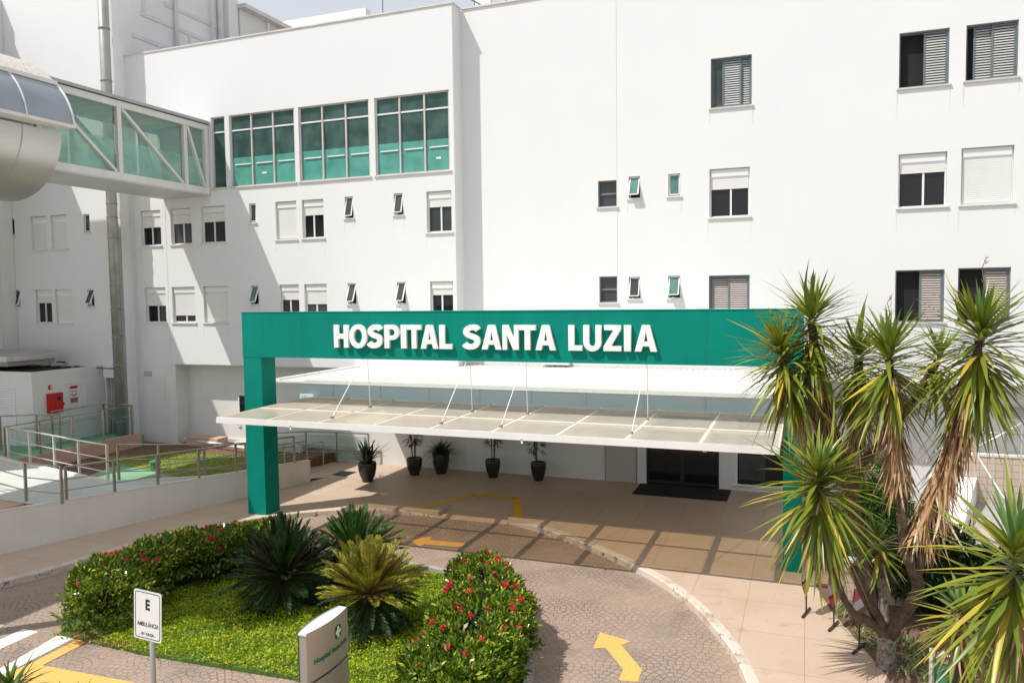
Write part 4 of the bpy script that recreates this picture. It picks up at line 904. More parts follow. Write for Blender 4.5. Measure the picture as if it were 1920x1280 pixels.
# ================================================================ POTS
def pot(x, y, r, h, kind, label):
    o = empty('potted_plant', (x, y, 0), label, 'potted plant', 'potted plants along the entrance wall')
    MB().lathe((x, y, 0), [(r*.55, 0), (r*.62, .02), (r*.60, .06), (r*.86, h*.35), (r*.98, h*.65), (r, h*.88), (r*.96, h), (r*.86, h), (r*.84, h*.93), (.01, h*.93)], 24).build('pot', 'pot', o, smooth=True)
    if kind == 'strap':
        n = 90; th = rng.uniform(0, 2*PI, n); el = rng.uniform(.5, 1.45, n); D = np.stack([np.cos(th)*np.cos(el), np.sin(th)*np.cos(el), np.sin(el)], 1)
        P = np.stack([x+rng.normal(size=n)*r*.25, y+rng.normal(size=n)*r*.25, np.full(n, h*.93)], 1)
        V, F = blades(P, D, rng.uniform(.6, 1.15, n)*1.0, rng.uniform(.035, .055, n), rng.uniform(.1, .5, n)); npmesh('foliage', V, F, 'potleaf', o)
    elif kind == 'grass':
        n = 220; th = rng.uniform(0, 2*PI, n); el = rng.uniform(.3, 1.5, n); D = np.stack([np.cos(th)*np.cos(el), np.sin(th)*np.cos(el), np.sin(el)], 1)
        P = np.stack([x+rng.normal(size=n)*r*.3, y+rng.normal(size=n)*r*.3, np.full(n, h*.93)], 1)
        V, F = blades(P, D, rng.uniform(.4, .85, n), rng.uniform(.02, .035, n), rng.uniform(.3, .8, n)); npmesh('foliage', V, F, 'potleaf', o)
    else:
        s = MB(); parts = []
        for i in range(4):
            a = rng.uniform(0, 2*PI); tx, ty = x+math.cos(a)*.06, y+math.sin(a)*.06; hz = h+rng.uniform(.55, .95)
            s.tube([(tx, ty, h*.9), (tx+math.cos(a)*.05, ty+math.sin(a)*.05, hz)], .014, 6)
            for k in range(5):
                b0 = rng.uniform(0, 2*PI); c = np.array([tx+math.cos(b0)*.16, ty+math.sin(b0)*.16, hz+rng.uniform(-.25, .05)])
                n = 9; th = b0+rng.uniform(-1.2, 1.2, n); D = np.stack([np.cos(th), np.sin(th), rng.uniform(-.5, .3, n)], 1)
                parts.append(blades(np.repeat(c[None], n, 0), D, rng.uniform(.14, .24, n), rng.uniform(.015, .024, n), np.full(n, .4)))
        s.build('stem', 'bark', o); V, F = cat(*parts); npmesh('foliage', V, F, 'potleaf', o)
pot(-11.66, 18.85, .26, .56, 'strap', 'dark pot with sprawling strap leaves standing in the sun patch')
pot(-10.77, 20.0, .235, .50, 'palm', 'dark pot with a thin stemmed palm second from the left by the wall')
pot(-10.1, 20.40, .26, .62, 'grass', 'larger dark pot with dense drooping foliage in the shade')
pot(-8.44, 20.40, .22, .52, 'palm', 'dark pot with a thin palm fourth from the left under the canopy')
pot(-7.07, 20.45, .22, .52, 'palm', 'dark pot with a thin palm closest to the white service door')

# ================================================================ ISLAND BED
isl = [(-11.15, 8.72), (-10.2, 8.66), (-9.3, 8.63), (-8.0, 8.68), (-6.7, 8.75), (-6.1, 8.6), (-5.4, 8.1), (-4.8, 7.3), (-3.9, 7.0), (-3.55, 7.8), (-3.50, 8.8), (-3.50, 9.4), (-3.62, 9.95), (-3.9, 10.7), (-4.35, 11.6), (-5.0, 12.35), (-5.7, 12.75), (-6.44, 12.97), (-7.17, 13.10), (-7.9, 13.17), (-9.0, 13.15), (-10.0, 12.9), (-10.9, 12.4), (-11.6, 11.4), (-11.75, 10.2), (-11.6, 9.2)]
ib = MB(); ib.prism(isl, -.15, -.07); struct(ib, 'planting_bed', 'coverbase', normals=True)
isr = [p for p in catmull([(-3.7, 7.2), (-3.52, 8.0), (-3.50, 8.8), (-3.47, 9.4), (-3.60, 9.95), (-3.86, 10.7), (-4.31, 11.6), (-4.97, 12.38), (-5.68, 12.80), (-6.44, 13.02), (-7.17, 13.15), (-7.9, 13.22), (-9.0, 13.2), (-10.05, 12.95), (-11.0, 12.4)], 4)]
ik = MB()
for i in range(len(isr)-1):
    p, q = isr[i], isr[i+1]; d = nrm(q-p); n_ = np.array([-d[1], d[0]])*.05; a, b_, c, e = p-n_, p+n_, q+n_, q-n_
    for z0, z1, u, v in ((-.15, .03, a, e), (-.15, .03, b_, c)): ik.quad((*u, z0), (*v, z0), (*v, z1), (*u, z1))
    ik.quad((*a, .03), (*b_, .03), (*c, .03), (*e, .03))
tag(ik.build('island_kerb', 'conc', normals=True), 'low concrete edging around the planted island', 'kerb', kind='structure')

from_poly = lambda P, poly: np.array([sum(((poly[i][1] > y) != (poly[i-1][1] > y)) and (x < (poly[i-1][0]-poly[i][0])*(y-poly[i][1])/(poly[i-1][1]-poly[i][1])+poly[i][0]) for i in range(len(poly))) % 2 == 1 for x, y in P])
n = 78000; P2 = np.stack([rng.uniform(-11.2, -3.6, n), rng.uniform(7.2, 13.1, n)], 1)
jit = P2+rng.normal(size=P2.shape)*.05; P2 = P2[from_poly(jit, isl)]; P2 = P2[(P2[:, 0] > -10.3)|(P2[:, 1] > 9.1)]
hh = .06+.05*(np.sin(P2[:, 0]*5.1+1)*np.cos(P2[:, 1]*6.3)+.4*np.sin(P2[:, 0]*17)*np.sin(P2[:, 1]*19))
P = np.concatenate([P2, (-.07+np.maximum(hh, 0)*rng.uniform(.4, 1.1, len(P2)))[:, None]], 1)
D = rng.normal(size=P.shape)*[.8, .8, .35]+[0, 0, .35]
V, F = leaves(P, D, rng.uniform(.03, .058, len(P)), rng.uniform(.018, .034, len(P)), .3, up=np.array([0, 0, 0.]))
tag(npmesh('ground_cover', V, F, 'cover'), 'bright green ground cover carpeting the island bed', 'ground cover', kind='stuff')
n = 420; P = np.stack([rng.uniform(-10.9, -9.5, n), rng.uniform(8.62, 8.95, n), np.full(n, -.065)], 1); V, F = leaves(P, rng.normal(size=P.shape)*[1, 1, .2], rng.uniform(.03, .06, n), rng.uniform(.02, .03, n))
M['litter'] = leafmat('leaf_litter', (.40, .20, .10), (.55, .30, .18), None, .1, .9)
tag(npmesh('leaf_litter', V, F, 'litter'), 'reddish fallen leaves at the tip of the island', 'leaf litter', kind='stuff')

def hedge(label, spine, widths, h, nleaf, flowers, seed):
    """hedge volume along a spine polyline; leaves in a rough shell"""
    g = np.random.default_rng(seed); S = np.array(spine, float); seg = np.linalg.norm(np.diff(S, axis=0), axis=1); cum = np.concatenate([[0], np.cumsum(seg)]); Lt = cum[-1]
    def at(t):
        s_ = t*Lt; return np.stack([np.interp(s_, cum, S[:, 0]), np.interp(s_, cum, S[:, 1])], 1), np.interp(s_, cum, widths)
    def frame(t):
        a, w_ = at(t); b_, _ = at(np.clip(t+.01, 0, 1)); c, _ = at(np.clip(t-.01, 0, 1)); d = nrm(b_-c); return a, np.stack([-d[:, 1], d[:, 0]], 1), d, w_
    root = empty('flowering_hedge', (S[:, 0].mean(), S[:, 1].mean(), -.1), label, 'hedge')
    n = nleaf; t = g.uniform(-.04, 1.04, n); over = np.where(t < 0, -t, np.where(t > 1, t-1, 0)); tc = np.clip(t, 0, 1)
    a, nn, dd, w_ = frame(tc); r = 1-np.abs(g.normal(size=n))*.13; ang = g.uniform(-.18, PI+.18, n)
    sq = lambda v, p: np.sign(v)*np.abs(v)**p
    endk = np.clip(np.minimum(tc*Lt, (1-tc)*Lt)/(.45), 0, 1); endk = np.sqrt(1-(1-endk)**2)*.55+.45
    cx, cz = sq(np.cos(ang), .55), sq(np.sin(ang), .5)
    lump = 1+.10*np.sin(t*Lt*3.7+ang*2.1+seed)+.07*np.sin(t*Lt*9.1-ang*3.3)+g.normal(size=n)*.035
    capm = g.random(n) < .12; r = np.where(capm, np.sqrt(g.random(n)), r); t = np.where(capm, np.where(g.random(n) < .5, -.02, 1.02)+g.normal(size=n)*.01, t); tc = np.clip(t, 0, 1); a, nn, dd, w_ = frame(tc); over = np.where(t < 0, -t, np.where(t > 1, t-1, 0))
    X = a+nn*(cx*w_/2*r*lump*endk)[:, None]+dd*(np.sign(t-.5)*over*Lt*1.)[:, None]
    Z = np.clip(-.02+(h*.5)+(h*.5)*cz*r*lump*(.75+.25*endk), .0, 2); Z = np.where(capm, np.clip(g.uniform(.02, h*.88, n), 0, 2), Z)
    P = np.concatenate([X, Z[:, None]], 1)
    N = np.concatenate([nn*cx[:, None], np.maximum(cz, -.3)[:, None]], 1)
    D = nrm(N)*.55+g.normal(size=(n, 3))*.55+[0, 0, .25]
    V, F = leaves(P, D, g.uniform(.06, .115, n), g.uniform(.028, .05, n), .35); npmesh('foliage', V, F, 'hedge', root)
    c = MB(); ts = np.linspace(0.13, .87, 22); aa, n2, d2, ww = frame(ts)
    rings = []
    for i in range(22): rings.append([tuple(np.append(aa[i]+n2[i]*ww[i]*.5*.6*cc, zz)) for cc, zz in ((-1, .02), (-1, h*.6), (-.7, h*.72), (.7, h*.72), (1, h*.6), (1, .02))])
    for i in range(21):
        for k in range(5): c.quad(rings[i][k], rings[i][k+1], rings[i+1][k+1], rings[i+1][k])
    c.quad(*rings[0]); c.quad(*rings[-1]); c.build('dark_core', 'hedgein', root)  # solid dark core; shade inside the foliage put into its colour
    for k in range(flowers):
        t1 = np.array([g.uniform(.01, .99)]); a_, n_, d_, w1 = frame(t1); an = g.uniform(.0, PI) if g.random() < .4 else g.uniform(.6, 2.5)
        ek = min(1, min(t1[0], 1-t1[0])*Lt/.45); ek = math.sqrt(1-(1-ek)**2)*.55+.45
        cxx, czz = float(sq(np.cos(an), .55)), float(sq(np.sin(an), .5))
        c0 = np.array([*(a_[0]+n_[0]*cxx*w1[0]/2*1.03*ek), -.0+h*.5+h*.53*czz*(.75+.25*ek)]); r0 = g.uniform(.024, .048)
        m_ = 34; dr = nrm(g.normal(size=(m_, 3))+[0, 0, .4]); V, F = leaves(c0+dr*r0*.35, dr+g.normal(size=(m_, 3))*.35, np.full(m_, r0*.95), np.full(m_, r0*.55)); npmesh('flower', V, F, 'flower', root)
    return root
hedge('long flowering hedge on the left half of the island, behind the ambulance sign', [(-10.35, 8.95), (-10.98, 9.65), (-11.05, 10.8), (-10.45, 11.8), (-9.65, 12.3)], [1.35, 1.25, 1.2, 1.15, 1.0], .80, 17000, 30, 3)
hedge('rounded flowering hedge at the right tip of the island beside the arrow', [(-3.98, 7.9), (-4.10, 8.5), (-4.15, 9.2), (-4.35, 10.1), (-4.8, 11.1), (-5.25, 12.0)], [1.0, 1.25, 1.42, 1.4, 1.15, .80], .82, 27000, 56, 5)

def cycad(x, y, h0, n, L, m, label, seed, lower=40):
    g = np.random.default_rng(seed); root = empty('sago_palm', (x, y, -.1), label, 'palm')
    s = MB(); s.tube([(x, y, -.1), (x, y, h0)], [.15, .12], 10); s.build('trunk', 'bark', root)
    def group(n, e0, e1, Lg, mm, nm, drk):
        parts = []; st = MB()
        for i in range(n):
            th = i*2.39996+g.normal()*.15; el = e0+(e1-e0)*(i/n)**.85+g.normal()*.08; l = Lg*g.uniform(.82, 1.05)
            d = np.array([math.cos(th)*math.cos(el), math.sin(th)*math.cos(el), math.sin(el)]); base = np.array([x, y, h0])+d*.06
            dro = drk*(.25+.75*math.cos(el)); K = 44; tt = np.linspace(.12, 1, K)
            C_ = base+d*l*tt[:, None]-np.array([0, 0, 1.])*(dro*l*tt**2)[:, None]
            C_[:, 2] = np.maximum(C_[:, 2], -.03)
            T = nrm(np.gradient(C_, axis=0)+1e-9); S_ = nrm(np.cross(T, [0, 0, 1.])+1e-6); N_ = np.cross(S_, T)
            ln_ = l*.19*np.sin(np.clip(tt*1.02, 0, 1)*PI*.84+.34)**.6
            for sg in (1, -1):
                dd = T*.9+S_*sg*.66+N_*.42+g.normal(size=(K, 3))*.05
                parts.append(leaves(C_, dd, np.maximum(ln_, .03), np.full(K, .021), .1, up=N_*2))
            st.tube([tuple(base)]+[tuple(C_[k]) for k in (0, 12, 24, 36, 43)], [.009, .009, .008, .006, .005, .002], 4)
        V, F = cat(*parts); npmesh(nm, V, F, mm, root); st.build('frond_ribs', 'stalk', root)
    group(n, 1.50, .18, L, m, 'fronds', .12)
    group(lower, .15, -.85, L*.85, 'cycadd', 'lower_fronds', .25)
cycad(-6.45, 10.40, .50, 95, .92, 'cycady', 'yellowed sago palm in the middle of the island', 11)
cycad(-7.72, 12.0, .42, 85, .98, 'cycad', 'dark green sago palm nearest the canopy', 12)
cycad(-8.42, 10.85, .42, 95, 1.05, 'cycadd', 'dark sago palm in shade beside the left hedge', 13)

# ================================================================ YUCCAS
def rosette(root, c, L, n, axis=(0, 0, 1), seed=0, spread=1., stalk=0, young=14):
    g = np.random.default_rng(seed); c = np.array(c, float); ax = nrm(np.array(axis, float))
    u = nrm(np.cross(ax, [.3, 1, .1])); v = np.cross(ax, u)
    n = int(n*1.35); i = np.arange(n); th = i*2.39996+g.normal(size=n)*.25; pol = rad(8)+rad(138)*spread*(i/n)**.72+g.normal(size=n)*.12
    D = ax*np.cos(pol)[:, None]+(u*np.cos(th)[:, None]+v*np.sin(th)[:, None])*np.sin(pol)[:, None]
    P = c+D*.03-ax*(np.maximum(i/n-.15, 0)*.85*L)[:, None]
    Ls = L*np.interp(i/n, [0, .1, .3, 1], [.55, .85, 1, .92])*g.uniform(.85, 1.08, n)
    dro = np.interp(pol, [0, 1, 2.3], [.0, .12, .22])*g.uniform(.1, 2.2, n)
    W = np.interp(i/n, [0, .2, 1], [.042, .060, .054])*g.uniform(.85, 1.15, n)
    k = young; V, F = blades(P[k:], D[k:], Ls[k:], W[k:], dro[k:], kink=g.normal(size=(n-k, 3))*np.where(g.random(n-k) < .15, .26, .08)[:, None]); R_ = npmesh('leaf_rosette', V, F, 'yucca', root)
    V, F = blades(P[:k], D[:k], Ls[:k], W[:k], dro[:k]); npmesh('young_leaves', V, F, 'yuccain', R_)
    if stalk:
        s = MB(); top = c+ax*stalk; pts = [c+(top-c)*t+np.array([g.normal()*.02, g.normal()*.02, 0]) for t in np.linspace(0, 1, 7)]
        s.tube([tuple(p) for p in pts], [.013, .011, .010, .008, .007, .005, .003], 5)
        for k_ in range(16):
            t = g.uniform(.25, .98); p = c+(top-c)*t; d = nrm(g.normal(size=3)*[1, 1, .2]+[0, 0, .35]); l = .20*(1.15-t); s.tube([tuple(p), tuple(p+d*l*.6), tuple(p+d*l+np.array([0, 0, l*.25]))], [.005, .004, .002], 4)
        s.build('flower_stalk', 'stalk', root)
def skirt(root, pts, n, L, seed, r=.10):
    g = np.random.default_rng(seed); S = [np.array(p, float) for p in pts]; cu = catmull([tuple(p) for p in S], 8); cu = np.array(cu); m_ = len(cu)
    idx = np.minimum((g.uniform(0, 1, n)**.9*m_).astype(int), m_-1); c = cu[idx]; T = np.gradient(cu, axis=0)[idx]; T = nrm(T)
    th = g.uniform(0, 2*PI, n); rad_ = np.stack([np.cos(th), np.sin(th), np.zeros(n)], 1)
    D = nrm(np.array([0, 0, -1.])*1.0+T*.35+rad_*(.05+.6*g.uniform(0, 1, n)**2)[:, None]+g.normal(size=(n, 3))*.09)
    V, F = blades(c+rad_*r*.7, D, L*g.uniform(.4, 1.15, n), g.uniform(.02, .046, n), g.uniform(-.08, .1, n), kink=g.normal(size=(n, 3))*.13*[1, 1, .3], fold=.5)
    npmesh('dead_leaf_skirt', V, F, 'dead', root)
def trunk(root, pts, r, name='trunk', m='bark', n=12):
    cu = np.array(catmull(pts, 6)); rr = list(np.interp(np.linspace(0, 1, len(cu)), np.linspace(0, 1, len(r)), r)*(1+rng.normal(size=len(cu))*.035))
    MB().tube([tuple(p) for p in cu], rr, n).build(name, m, root, smooth=True)

Y1 = empty('yucca_tree', (1.06, 11.6, -.1), 'forked yucca tree with lichen covered base in front of the tiled wall', 'tree', 'yucca trees at the right')
trunk(Y1, [(1.04, 11.6, -.35), (1.06, 11.6, 0), (1.06, 11.6, .45)], [.15, .13, .115], 'trunk', 'lichen')
trunk(Y1, [(1.05, 11.6, .36), (1.22, 11.55, .72), (1.42, 11.5, 1.14), (1.36, 11.45, 1.45), (1.24, 11.4, 1.75), (1.20, 11.4, 2.3), (1.12, 11.4, 3.2), (1.02, 11.4, 4.3)], [.095, .09, .085, .08, .07, .065, .06, .05], 'limb')
trunk(Y1, [(1.38, 11.45, 1.35), (1.55, 11.4, 1.95), (1.72, 11.4, 2.7), (1.95, 11.4, 3.7), (2.06, 11.4, 4.55)], [.07, .065, .06, .055, .05], 'limb')
trunk(Y1, [(1.06, 11.6, .36), (.94, 11.55, .70), (.79, 11.5, .98), (.62, 11.42, 1.42)], [.085, .08, .075, .07], 'limb')
trunk(Y1, [(1.0, 11.58, .50), (.78, 11.4, .72), (.60, 11.25, .86), (.42, 11.1, 1.25), (.28, 11.0, 1.9), (.15, 10.85, 2.70)], [.06, .055, .05, .045, .045, .04], 'limb')
skirt(Y1, [(1.04, 11.4, 4.15), (1.10, 11.4, 3.4), (1.16, 11.4, 2.85)], 330, .62, 31, .10)
skirt(Y1, [(2.02, 11.4, 4.3), (1.86, 11.4, 3.5), (1.62, 11.4, 2.7), (1.45, 11.4, 2.15)], 520, .70, 32, .11)
skirt(Y1, [(.17, 10.87, 2.5), (.24, 10.95, 2.1), (.30, 11.0, 1.85)], 210, .60, 33, .08)
rosette(Y1, (1.02, 11.4, 4.42), .80, 120, (0, 0, 1), 41, 1.0, .75)
rosette(Y1, (2.08, 11.4, 4.68), .95, 175, (.02, -.1, 1), 42, 1.05, .95)
rosette(Y1, (.15, 10.8, 2.80), .92, 165, (-.03, -.22, 1), 43, 1.05)
Y2 = empty('yucca_tree', (.95, 13.0, -.1), 'yucca tree behind with three heads and brown skirts against the portal', 'tree', 'yucca trees at the right')
trunk(Y2, [(1.0, 13.0, -.2), (.95, 12.9, .6), (.78, 12.8, 1.4), (.62, 12.6, 2.3)], [.12, .10, .09, .08])
trunk(Y2, [(.62, 12.6, 2.2), (.40, 12.4, 3.0), (.16, 12.25, 3.9), (.06, 12.2, 4.75)], [.10, .09, .075, .06], 'limb')
trunk(Y2, [(.62, 12.6, 2.2), (.25, 12.3, 2.9), (-.10, 12.1, 3.5), (-.36, 12.0, 4.25)], [.09, .08, .07, .05], 'limb')
trunk(Y2, [(.66, 12.65, 2.2), (.72, 12.75, 3.2), (.73, 12.8, 4.2)], [.09, .08, .06], 'limb')
skirt(Y2, [(.07, 12.2, 4.5), (.14, 12.25, 3.9), (.30, 12.35, 3.2)], 300, .65, 34)
skirt(Y2, [(-.34, 12.0, 4.05), (-.10, 12.1, 3.6), (.12, 12.25, 3.1)], 260, .65, 35)
trunk(Y2, [(.70, 12.7, 2.5), (1.2, 12.5, 3.2), (1.72, 12.3, 4.2)], [.07, .06, .05], 'limb')
rosette(Y2, (1.74, 12.3, 4.30), .62, 60, (.1, 0, 1), 50)
skirt(Y2, [(.73, 12.8, 4.0), (.72, 12.75, 3.3), (.68, 12.7, 2.7)], 260, .65, 36)
rosette(Y2, (.06, 12.2, 4.86), .85, 140, (0, 0, 1), 44, 1.0, .62)
rosette(Y2, (-.36, 12.0, 4.36), .82, 150, (-.25, -.1, 1), 45, 1.0, .45)
rosette(Y2, (.73, 12.8, 4.28), .80, 120, (.05, .1, 1), 46, 1.0, .5)
Y3 = empty('yucca_tree', (1.12, 13.4, -.1), 'small yucca with a pale slim trunk between the big trunks', 'tree', 'yucca trees at the right')
trunk(Y3, [(1.13, 12.8, -.1), (1.12, 12.85, .5), (1.10, 12.9, 1.15)], [.085, .07, .06], m='lichen')
rosette(Y3, (1.02, 12.9, 1.40), .50, 60, (-.1, -.1, 1), 47)
skirt(Y3, [(1.08, 12.9, 1.2), (1.11, 12.87, .95)], 70, .45, 37, .05)
Y4 = empty('yucca_tree', (1.95, 8.2, -.1), 'big yucca cut by the right edge with long bright leaves', 'tree', 'yucca trees at the right')
trunk(Y4, [(1.95, 8.3, -.1), (1.93, 8.25, 1.2), (1.84, 8.2, 2.55)], [.14, .11, .07])
skirt(Y4, [(1.84, 8.2, 2.4), (1.88, 8.2, 2.05), (1.92, 8.2, 1.7)], 230, .62, 38, .09)
rosette(Y4, (1.80, 8.15, 2.80), .95, 120, (-.05, -.1, 1), 48, 1.08)
Y5 = empty('yucca_tree', (1.75, 10.5, -.1), 'short yucca with a hanging yellow green head low at the right', 'tree', 'yucca trees at the right')
trunk(Y5, [(1.85, 10.6, -.1), (1.80, 10.55, .6), (1.72, 10.5, 1.3)], [.10, .09, .06])
rosette(Y5, (1.78, 10.5, 1.32), .60, 75, (-.1, -.1, 1), 49, 1.15)
skirt(Y5, [(1.73, 10.5, 1.3), (1.77, 10.53, .95)], 110, .55, 39, .07)

# dense shrubs and conifer behind
def bush(name, label, category, c, r, n, m, ls, lw, seed, core=True, trunkz=None):
    g = np.random.default_rng(seed); root = empty(name, (c[0], c[1], -.05), label, category)
    d = nrm(g.normal(size=(n, 3))); rr = (1-np.abs(g.normal(size=n))*.16)*(1+.14*np.sin(d[:, 0]*5+seed)*np.cos(d[:, 2]*6)+.08*np.sin(d[:, 1]*11))
    P = np.array(c)+d*rr[:, None]*np.array(r); P = P[P[:, 2] > 0]; d = d[:len(P)]
    dd = nrm((P-np.array(c))/np.array(r)); V, F = leaves(P, dd*.6+g.normal(size=P.shape)*.5+[0, 0, .35], g.uniform(.6, 1.2, len(P))*ls, g.uniform(.7, 1.2, len(P))*lw); npmesh('crown', V, F, m, root)
    b = MB(); prof = [(max(.02, r[0]*.62*math.sin(t)), max(-c[2]+.03, -r[2]*.62*math.cos(t))) for t in np.linspace(.1, PI-.1, 9)]; b.lathe(c, prof, 14); b.build('dark_core', 'hedgein', root)  # near-black hull that gives the bush its inner shade by colour
    MB().tube([(c[0], c[1], -.1), (c[0], c[1], c[2])], [.07, .05], 8).build('trunk', 'bark', root)
bush('conifer', 'dense dark green conifer between the green pillar and the yucca trunks', 'tree', (1.18, 15.6, 1.05), (.62, .55, 1.15), 15000, 'conif', .10, .022, 21)
bush('shrub', 'dark leafy shrub behind the yucca fork', 'shrub', (1.95, 13.9, .75), (.75, .5, .75), 5000, 'shrub', .11, .045, 22)
bush('shrub', 'dark shrub low behind the right hand yucca', 'shrub', (2.75, 13.6, .6), (.6, .45, .62), 3500, 'shrub', .12, .045, 23)

# ================================================================ RIGHT: PLANTER, TILED WALL, TERRACE
so = MB(); so.prism([(.15, 14.6), (.40, 13.4), (.66, 12.6), (.92, 11.75), (1.25, 10.6), (1.5, 9.0), (6, 9.0), (6, 14.6)], -.12, .012); struct(so, 'planter_soil', 'soil', normals=True)
def tuft(x, y, n, L, seed):
    g = np.random.default_rng(seed); th = g.uniform(0, 2*PI, n); el = g.uniform(.35, 1.4, n); D = np.stack([np.cos(th)*np.cos(el), np.sin(th)*np.cos(el), np.sin(el)], 1)
    return blades(np.stack([x+g.normal(size=n)*.06, y+g.normal(size=n)*.06, np.full(n, .01)], 1), D, L*g.uniform(.7, 1.2, n), g.uniform(.010, .020, n), g.uniform(.3, .8, n))
tf = [tuft(x, y, 34, .26, 60+i) for i, (x, y) in enumerate([(.62, 13.2), (.72, 12.9), (.85, 13.1), (.80, 12.5), (.98, 12.7), (.92, 12.2), (1.1, 12.35), (1.25, 12.7), (.6, 13.6), (1.35, 11.9), (1.5, 11.7), (1.45, 12.2), (1.65, 12.0), (1.7, 11.6), (1.3, 11.5), (1.5, 11.3), (1.9, 11.9), (1.85, 11.4), (1.6, 11.0), (1.4, 12.5), (2.1, 11.6), (2.2, 12.1)])]
V, F = cat(*tf); tag(npmesh('border_grass', V, F, 'lily'), 'striped pale border grass around the yucca trunks', 'border grass', kind='stuff')
TW = empty('tiled_wall', (3.8, 14.03, 0), 'low pinkish tiled wall behind the planter', 'wall'); MB().box(.62, 7, 13.95, 14.12, -.1, .66).build('tiling', 'tilewall', TW)
MB().box(.60, 7.02, 13.93, 14.14, .662, .70).build('cap', 'coping', TW)
gr2 = MB(); gr2.prism([(2.3, 14.6), (2.85, 16.5), (3.5, 19.4), (9, 19.4), (9, 14.2), (2.2, 14.2)], -.15, .5); struct(gr2, 'side_ramp', 'conc', normals=True)
wv = MB(); wv.prism([(1.65, 14.6), (2.3, 14.6), (3.52, 19.4), (2.6, 19.4)], -.1, lambda x, y: .45+(y-14.6)*.13); tag(wv.build('ramp_side_wall', 'plaster_low', normals=True), 'white sloping side wall of the right hand ramp', 'wall')
tp = empty('terrace_parapet', (6, 19.48, .3), 'pink tiled parapet below the terrace rail', 'wall'); MB().box(3.3, 9, 19.41, 19.55, .3, 1.55).build('tiling', 'tilewall', tp)
MB().box(3.28, 9, 19.39, 19.57, 1.552, 1.60).build('cap', 'coping', tp)
tf2 = MB(); tf2.box(3.3, 9, 19.56, 22, .2, 1.1); struct(tf2, 'upper_terrace', 'conc')
railing('railing', 'thin terrace rail above the pink tiled parapet', [(3.35, 19.5), (4.07, 19.5), (4.75, 19.5), (5.5, 19.5)], [2.06]*4, [1.6]*4, (1,), 'steel')
railing('railing', 'sunlit white stair rail climbing to the right', [(2.76, 16.0), (3.15, 16.0), (3.58, 16.0)], [2.27, 2.52, 2.82], [.45]*3, (1,), 'steelw', .02, .012)
railing('railing', 'white stair rail descending towards the planter', [(2.84, 16.0), (3.23, 15.6), (3.45, 15.2)], [2.30, 1.58, 1.25], [.45]*3, (1,), 'steelw', .02, .012)
tag(MB().tube([(4.78, 19.0, .5), (4.78, 19.0, 1.9)], .16, 16).build('litter_cylinder', 'tower_dark', smooth=True), 'dark grey cylinder bin at the right edge of the terrace', 'bin')
# banners behind the trunk
def banner(x, y, ang, label, cols, h=1.0):
    o = empty('banner_stand', (x, y, 0), label, 'banner', 'banner stands by the planter'); c, s_ = math.cos(ang), math.sin(ang)
    MB().beam((x-c*.22, y-s_*.22, .02), (x+c*.22, y+s_*.22, .02), .03, .03).build('foot', 'black', o); MB().tube([(x, y, .03), (x, y, .36)], .013, 6).build('pole', 'black', o)
    f = MB(); zs = np.linspace(.34, h+.34, 14); 
    def wdt(z): t = (z-.34)/h; return .26*math.sin(min(1, t*1.6+.18)*PI/2)*(1-.55*max(0, t-.5))
    names = ['panel', 'lower_panel', 'print']
    for k, (m_, t0, t1) in enumerate(cols):
        f = MB(); z = np.linspace(.34+h*t0, .34+h*t1, 8)
        for i in range(7):
            a, b_ = wdt(z[i]), wdt(z[i+1]); lean = lambda q_: (q_-.34)*.12
            for sg, off in ((1, .008), (-1, -.008)): f.quad((x-c*a+s_*off, y-s_*a-c*off, z[i]), (x+c*a+s_*off, y+s_*a-c*off, z[i]), (x+c*b_+s_*off, y+s_*b_-c*off, z[i+1]), (x-c*b_+s_*off, y-s_*b_-c*off, z[i+1]))
        f.build(names[k % 3], m_, o)
banner(.02, 13.15, rad(75), 'yellow and white banner stand mostly hidden behind the hanging leaves', [('bannery', 0, .35), ('signblack', .35, .42), ('bannerw', .42, 1)], .62)
banner(.42, 12.75, rad(70), 'pink and white banner stand leaning behind the yucca trunk', [('pink', 0, .22), ('red', .22, .3), ('bannerw', .3, .55), ('pink', .55, 1)], .72)
banner(.74, 12.05, rad(65), 'brown backed banner stand beside the trunk', [('bannerbrown', 0, .45), ('bannerw', .45, .7), ('pink', .7, 1)], .60)
tb = empty('litter_bin', (1.75, 10.9, 0), 'green mesh litter bin on wooden posts under the low yucca', 'bin')
MB().lathe((1.72, 10.95, 0), [(.14, .05), (.15, .5), (.145, .5), (.135, .06)], 16).build('mesh_basket', 'meshgreen', tb); MB().tube([(1.53, 10.95, 0), (1.53, 10.95, .62)], .035, 8).build('post', 'steelw', tb)
MB().lathe((1.72, 10.95, .5), [(.15, 0), (.14, .05), (.09, .10), (.01, .12)], 16).build('lid', 'steelw', tb)

# ================================================================ SIGNS IN THE FOREGROUND
def text_mesh(txt, size, loc, rot, m, parent, name, bold=0., depth=.001, align='CENTER', sx=1., bend=None):
    cu = bpy.data.curves.new(name, 'FONT'); cu.body = txt; cu.size = size; cu.align_x = align; cu.align_y = 'CENTER'; cu.offset = bold; cu.extrude = depth
    o = bpy.data.objects.new(name, cu); COL.objects.link(o); bpy.context.view_layer.update(); me = bpy.data.meshes.new_from_object(o.evaluated_get(bpy.context.evaluated_depsgraph_get())); bpy.data.objects.remove(o)
    me.transform(Matrix.Diagonal((sx, 1, 1, 1)))
    if bend:
        for v in me.vertices: v.co.z += bend(v.co.x)
    me.transform(Matrix.Translation(loc) @ rot.to_4x4()); r = parent
    while r.parent: r = r.parent
    me.transform(Matrix.Translation(-Vector(r.location))); me.materials.clear(); me.materials.append(M[m]); ob = bpy.data.objects.new(name, me); COL.objects.link(ob); ob.parent = parent; return ob
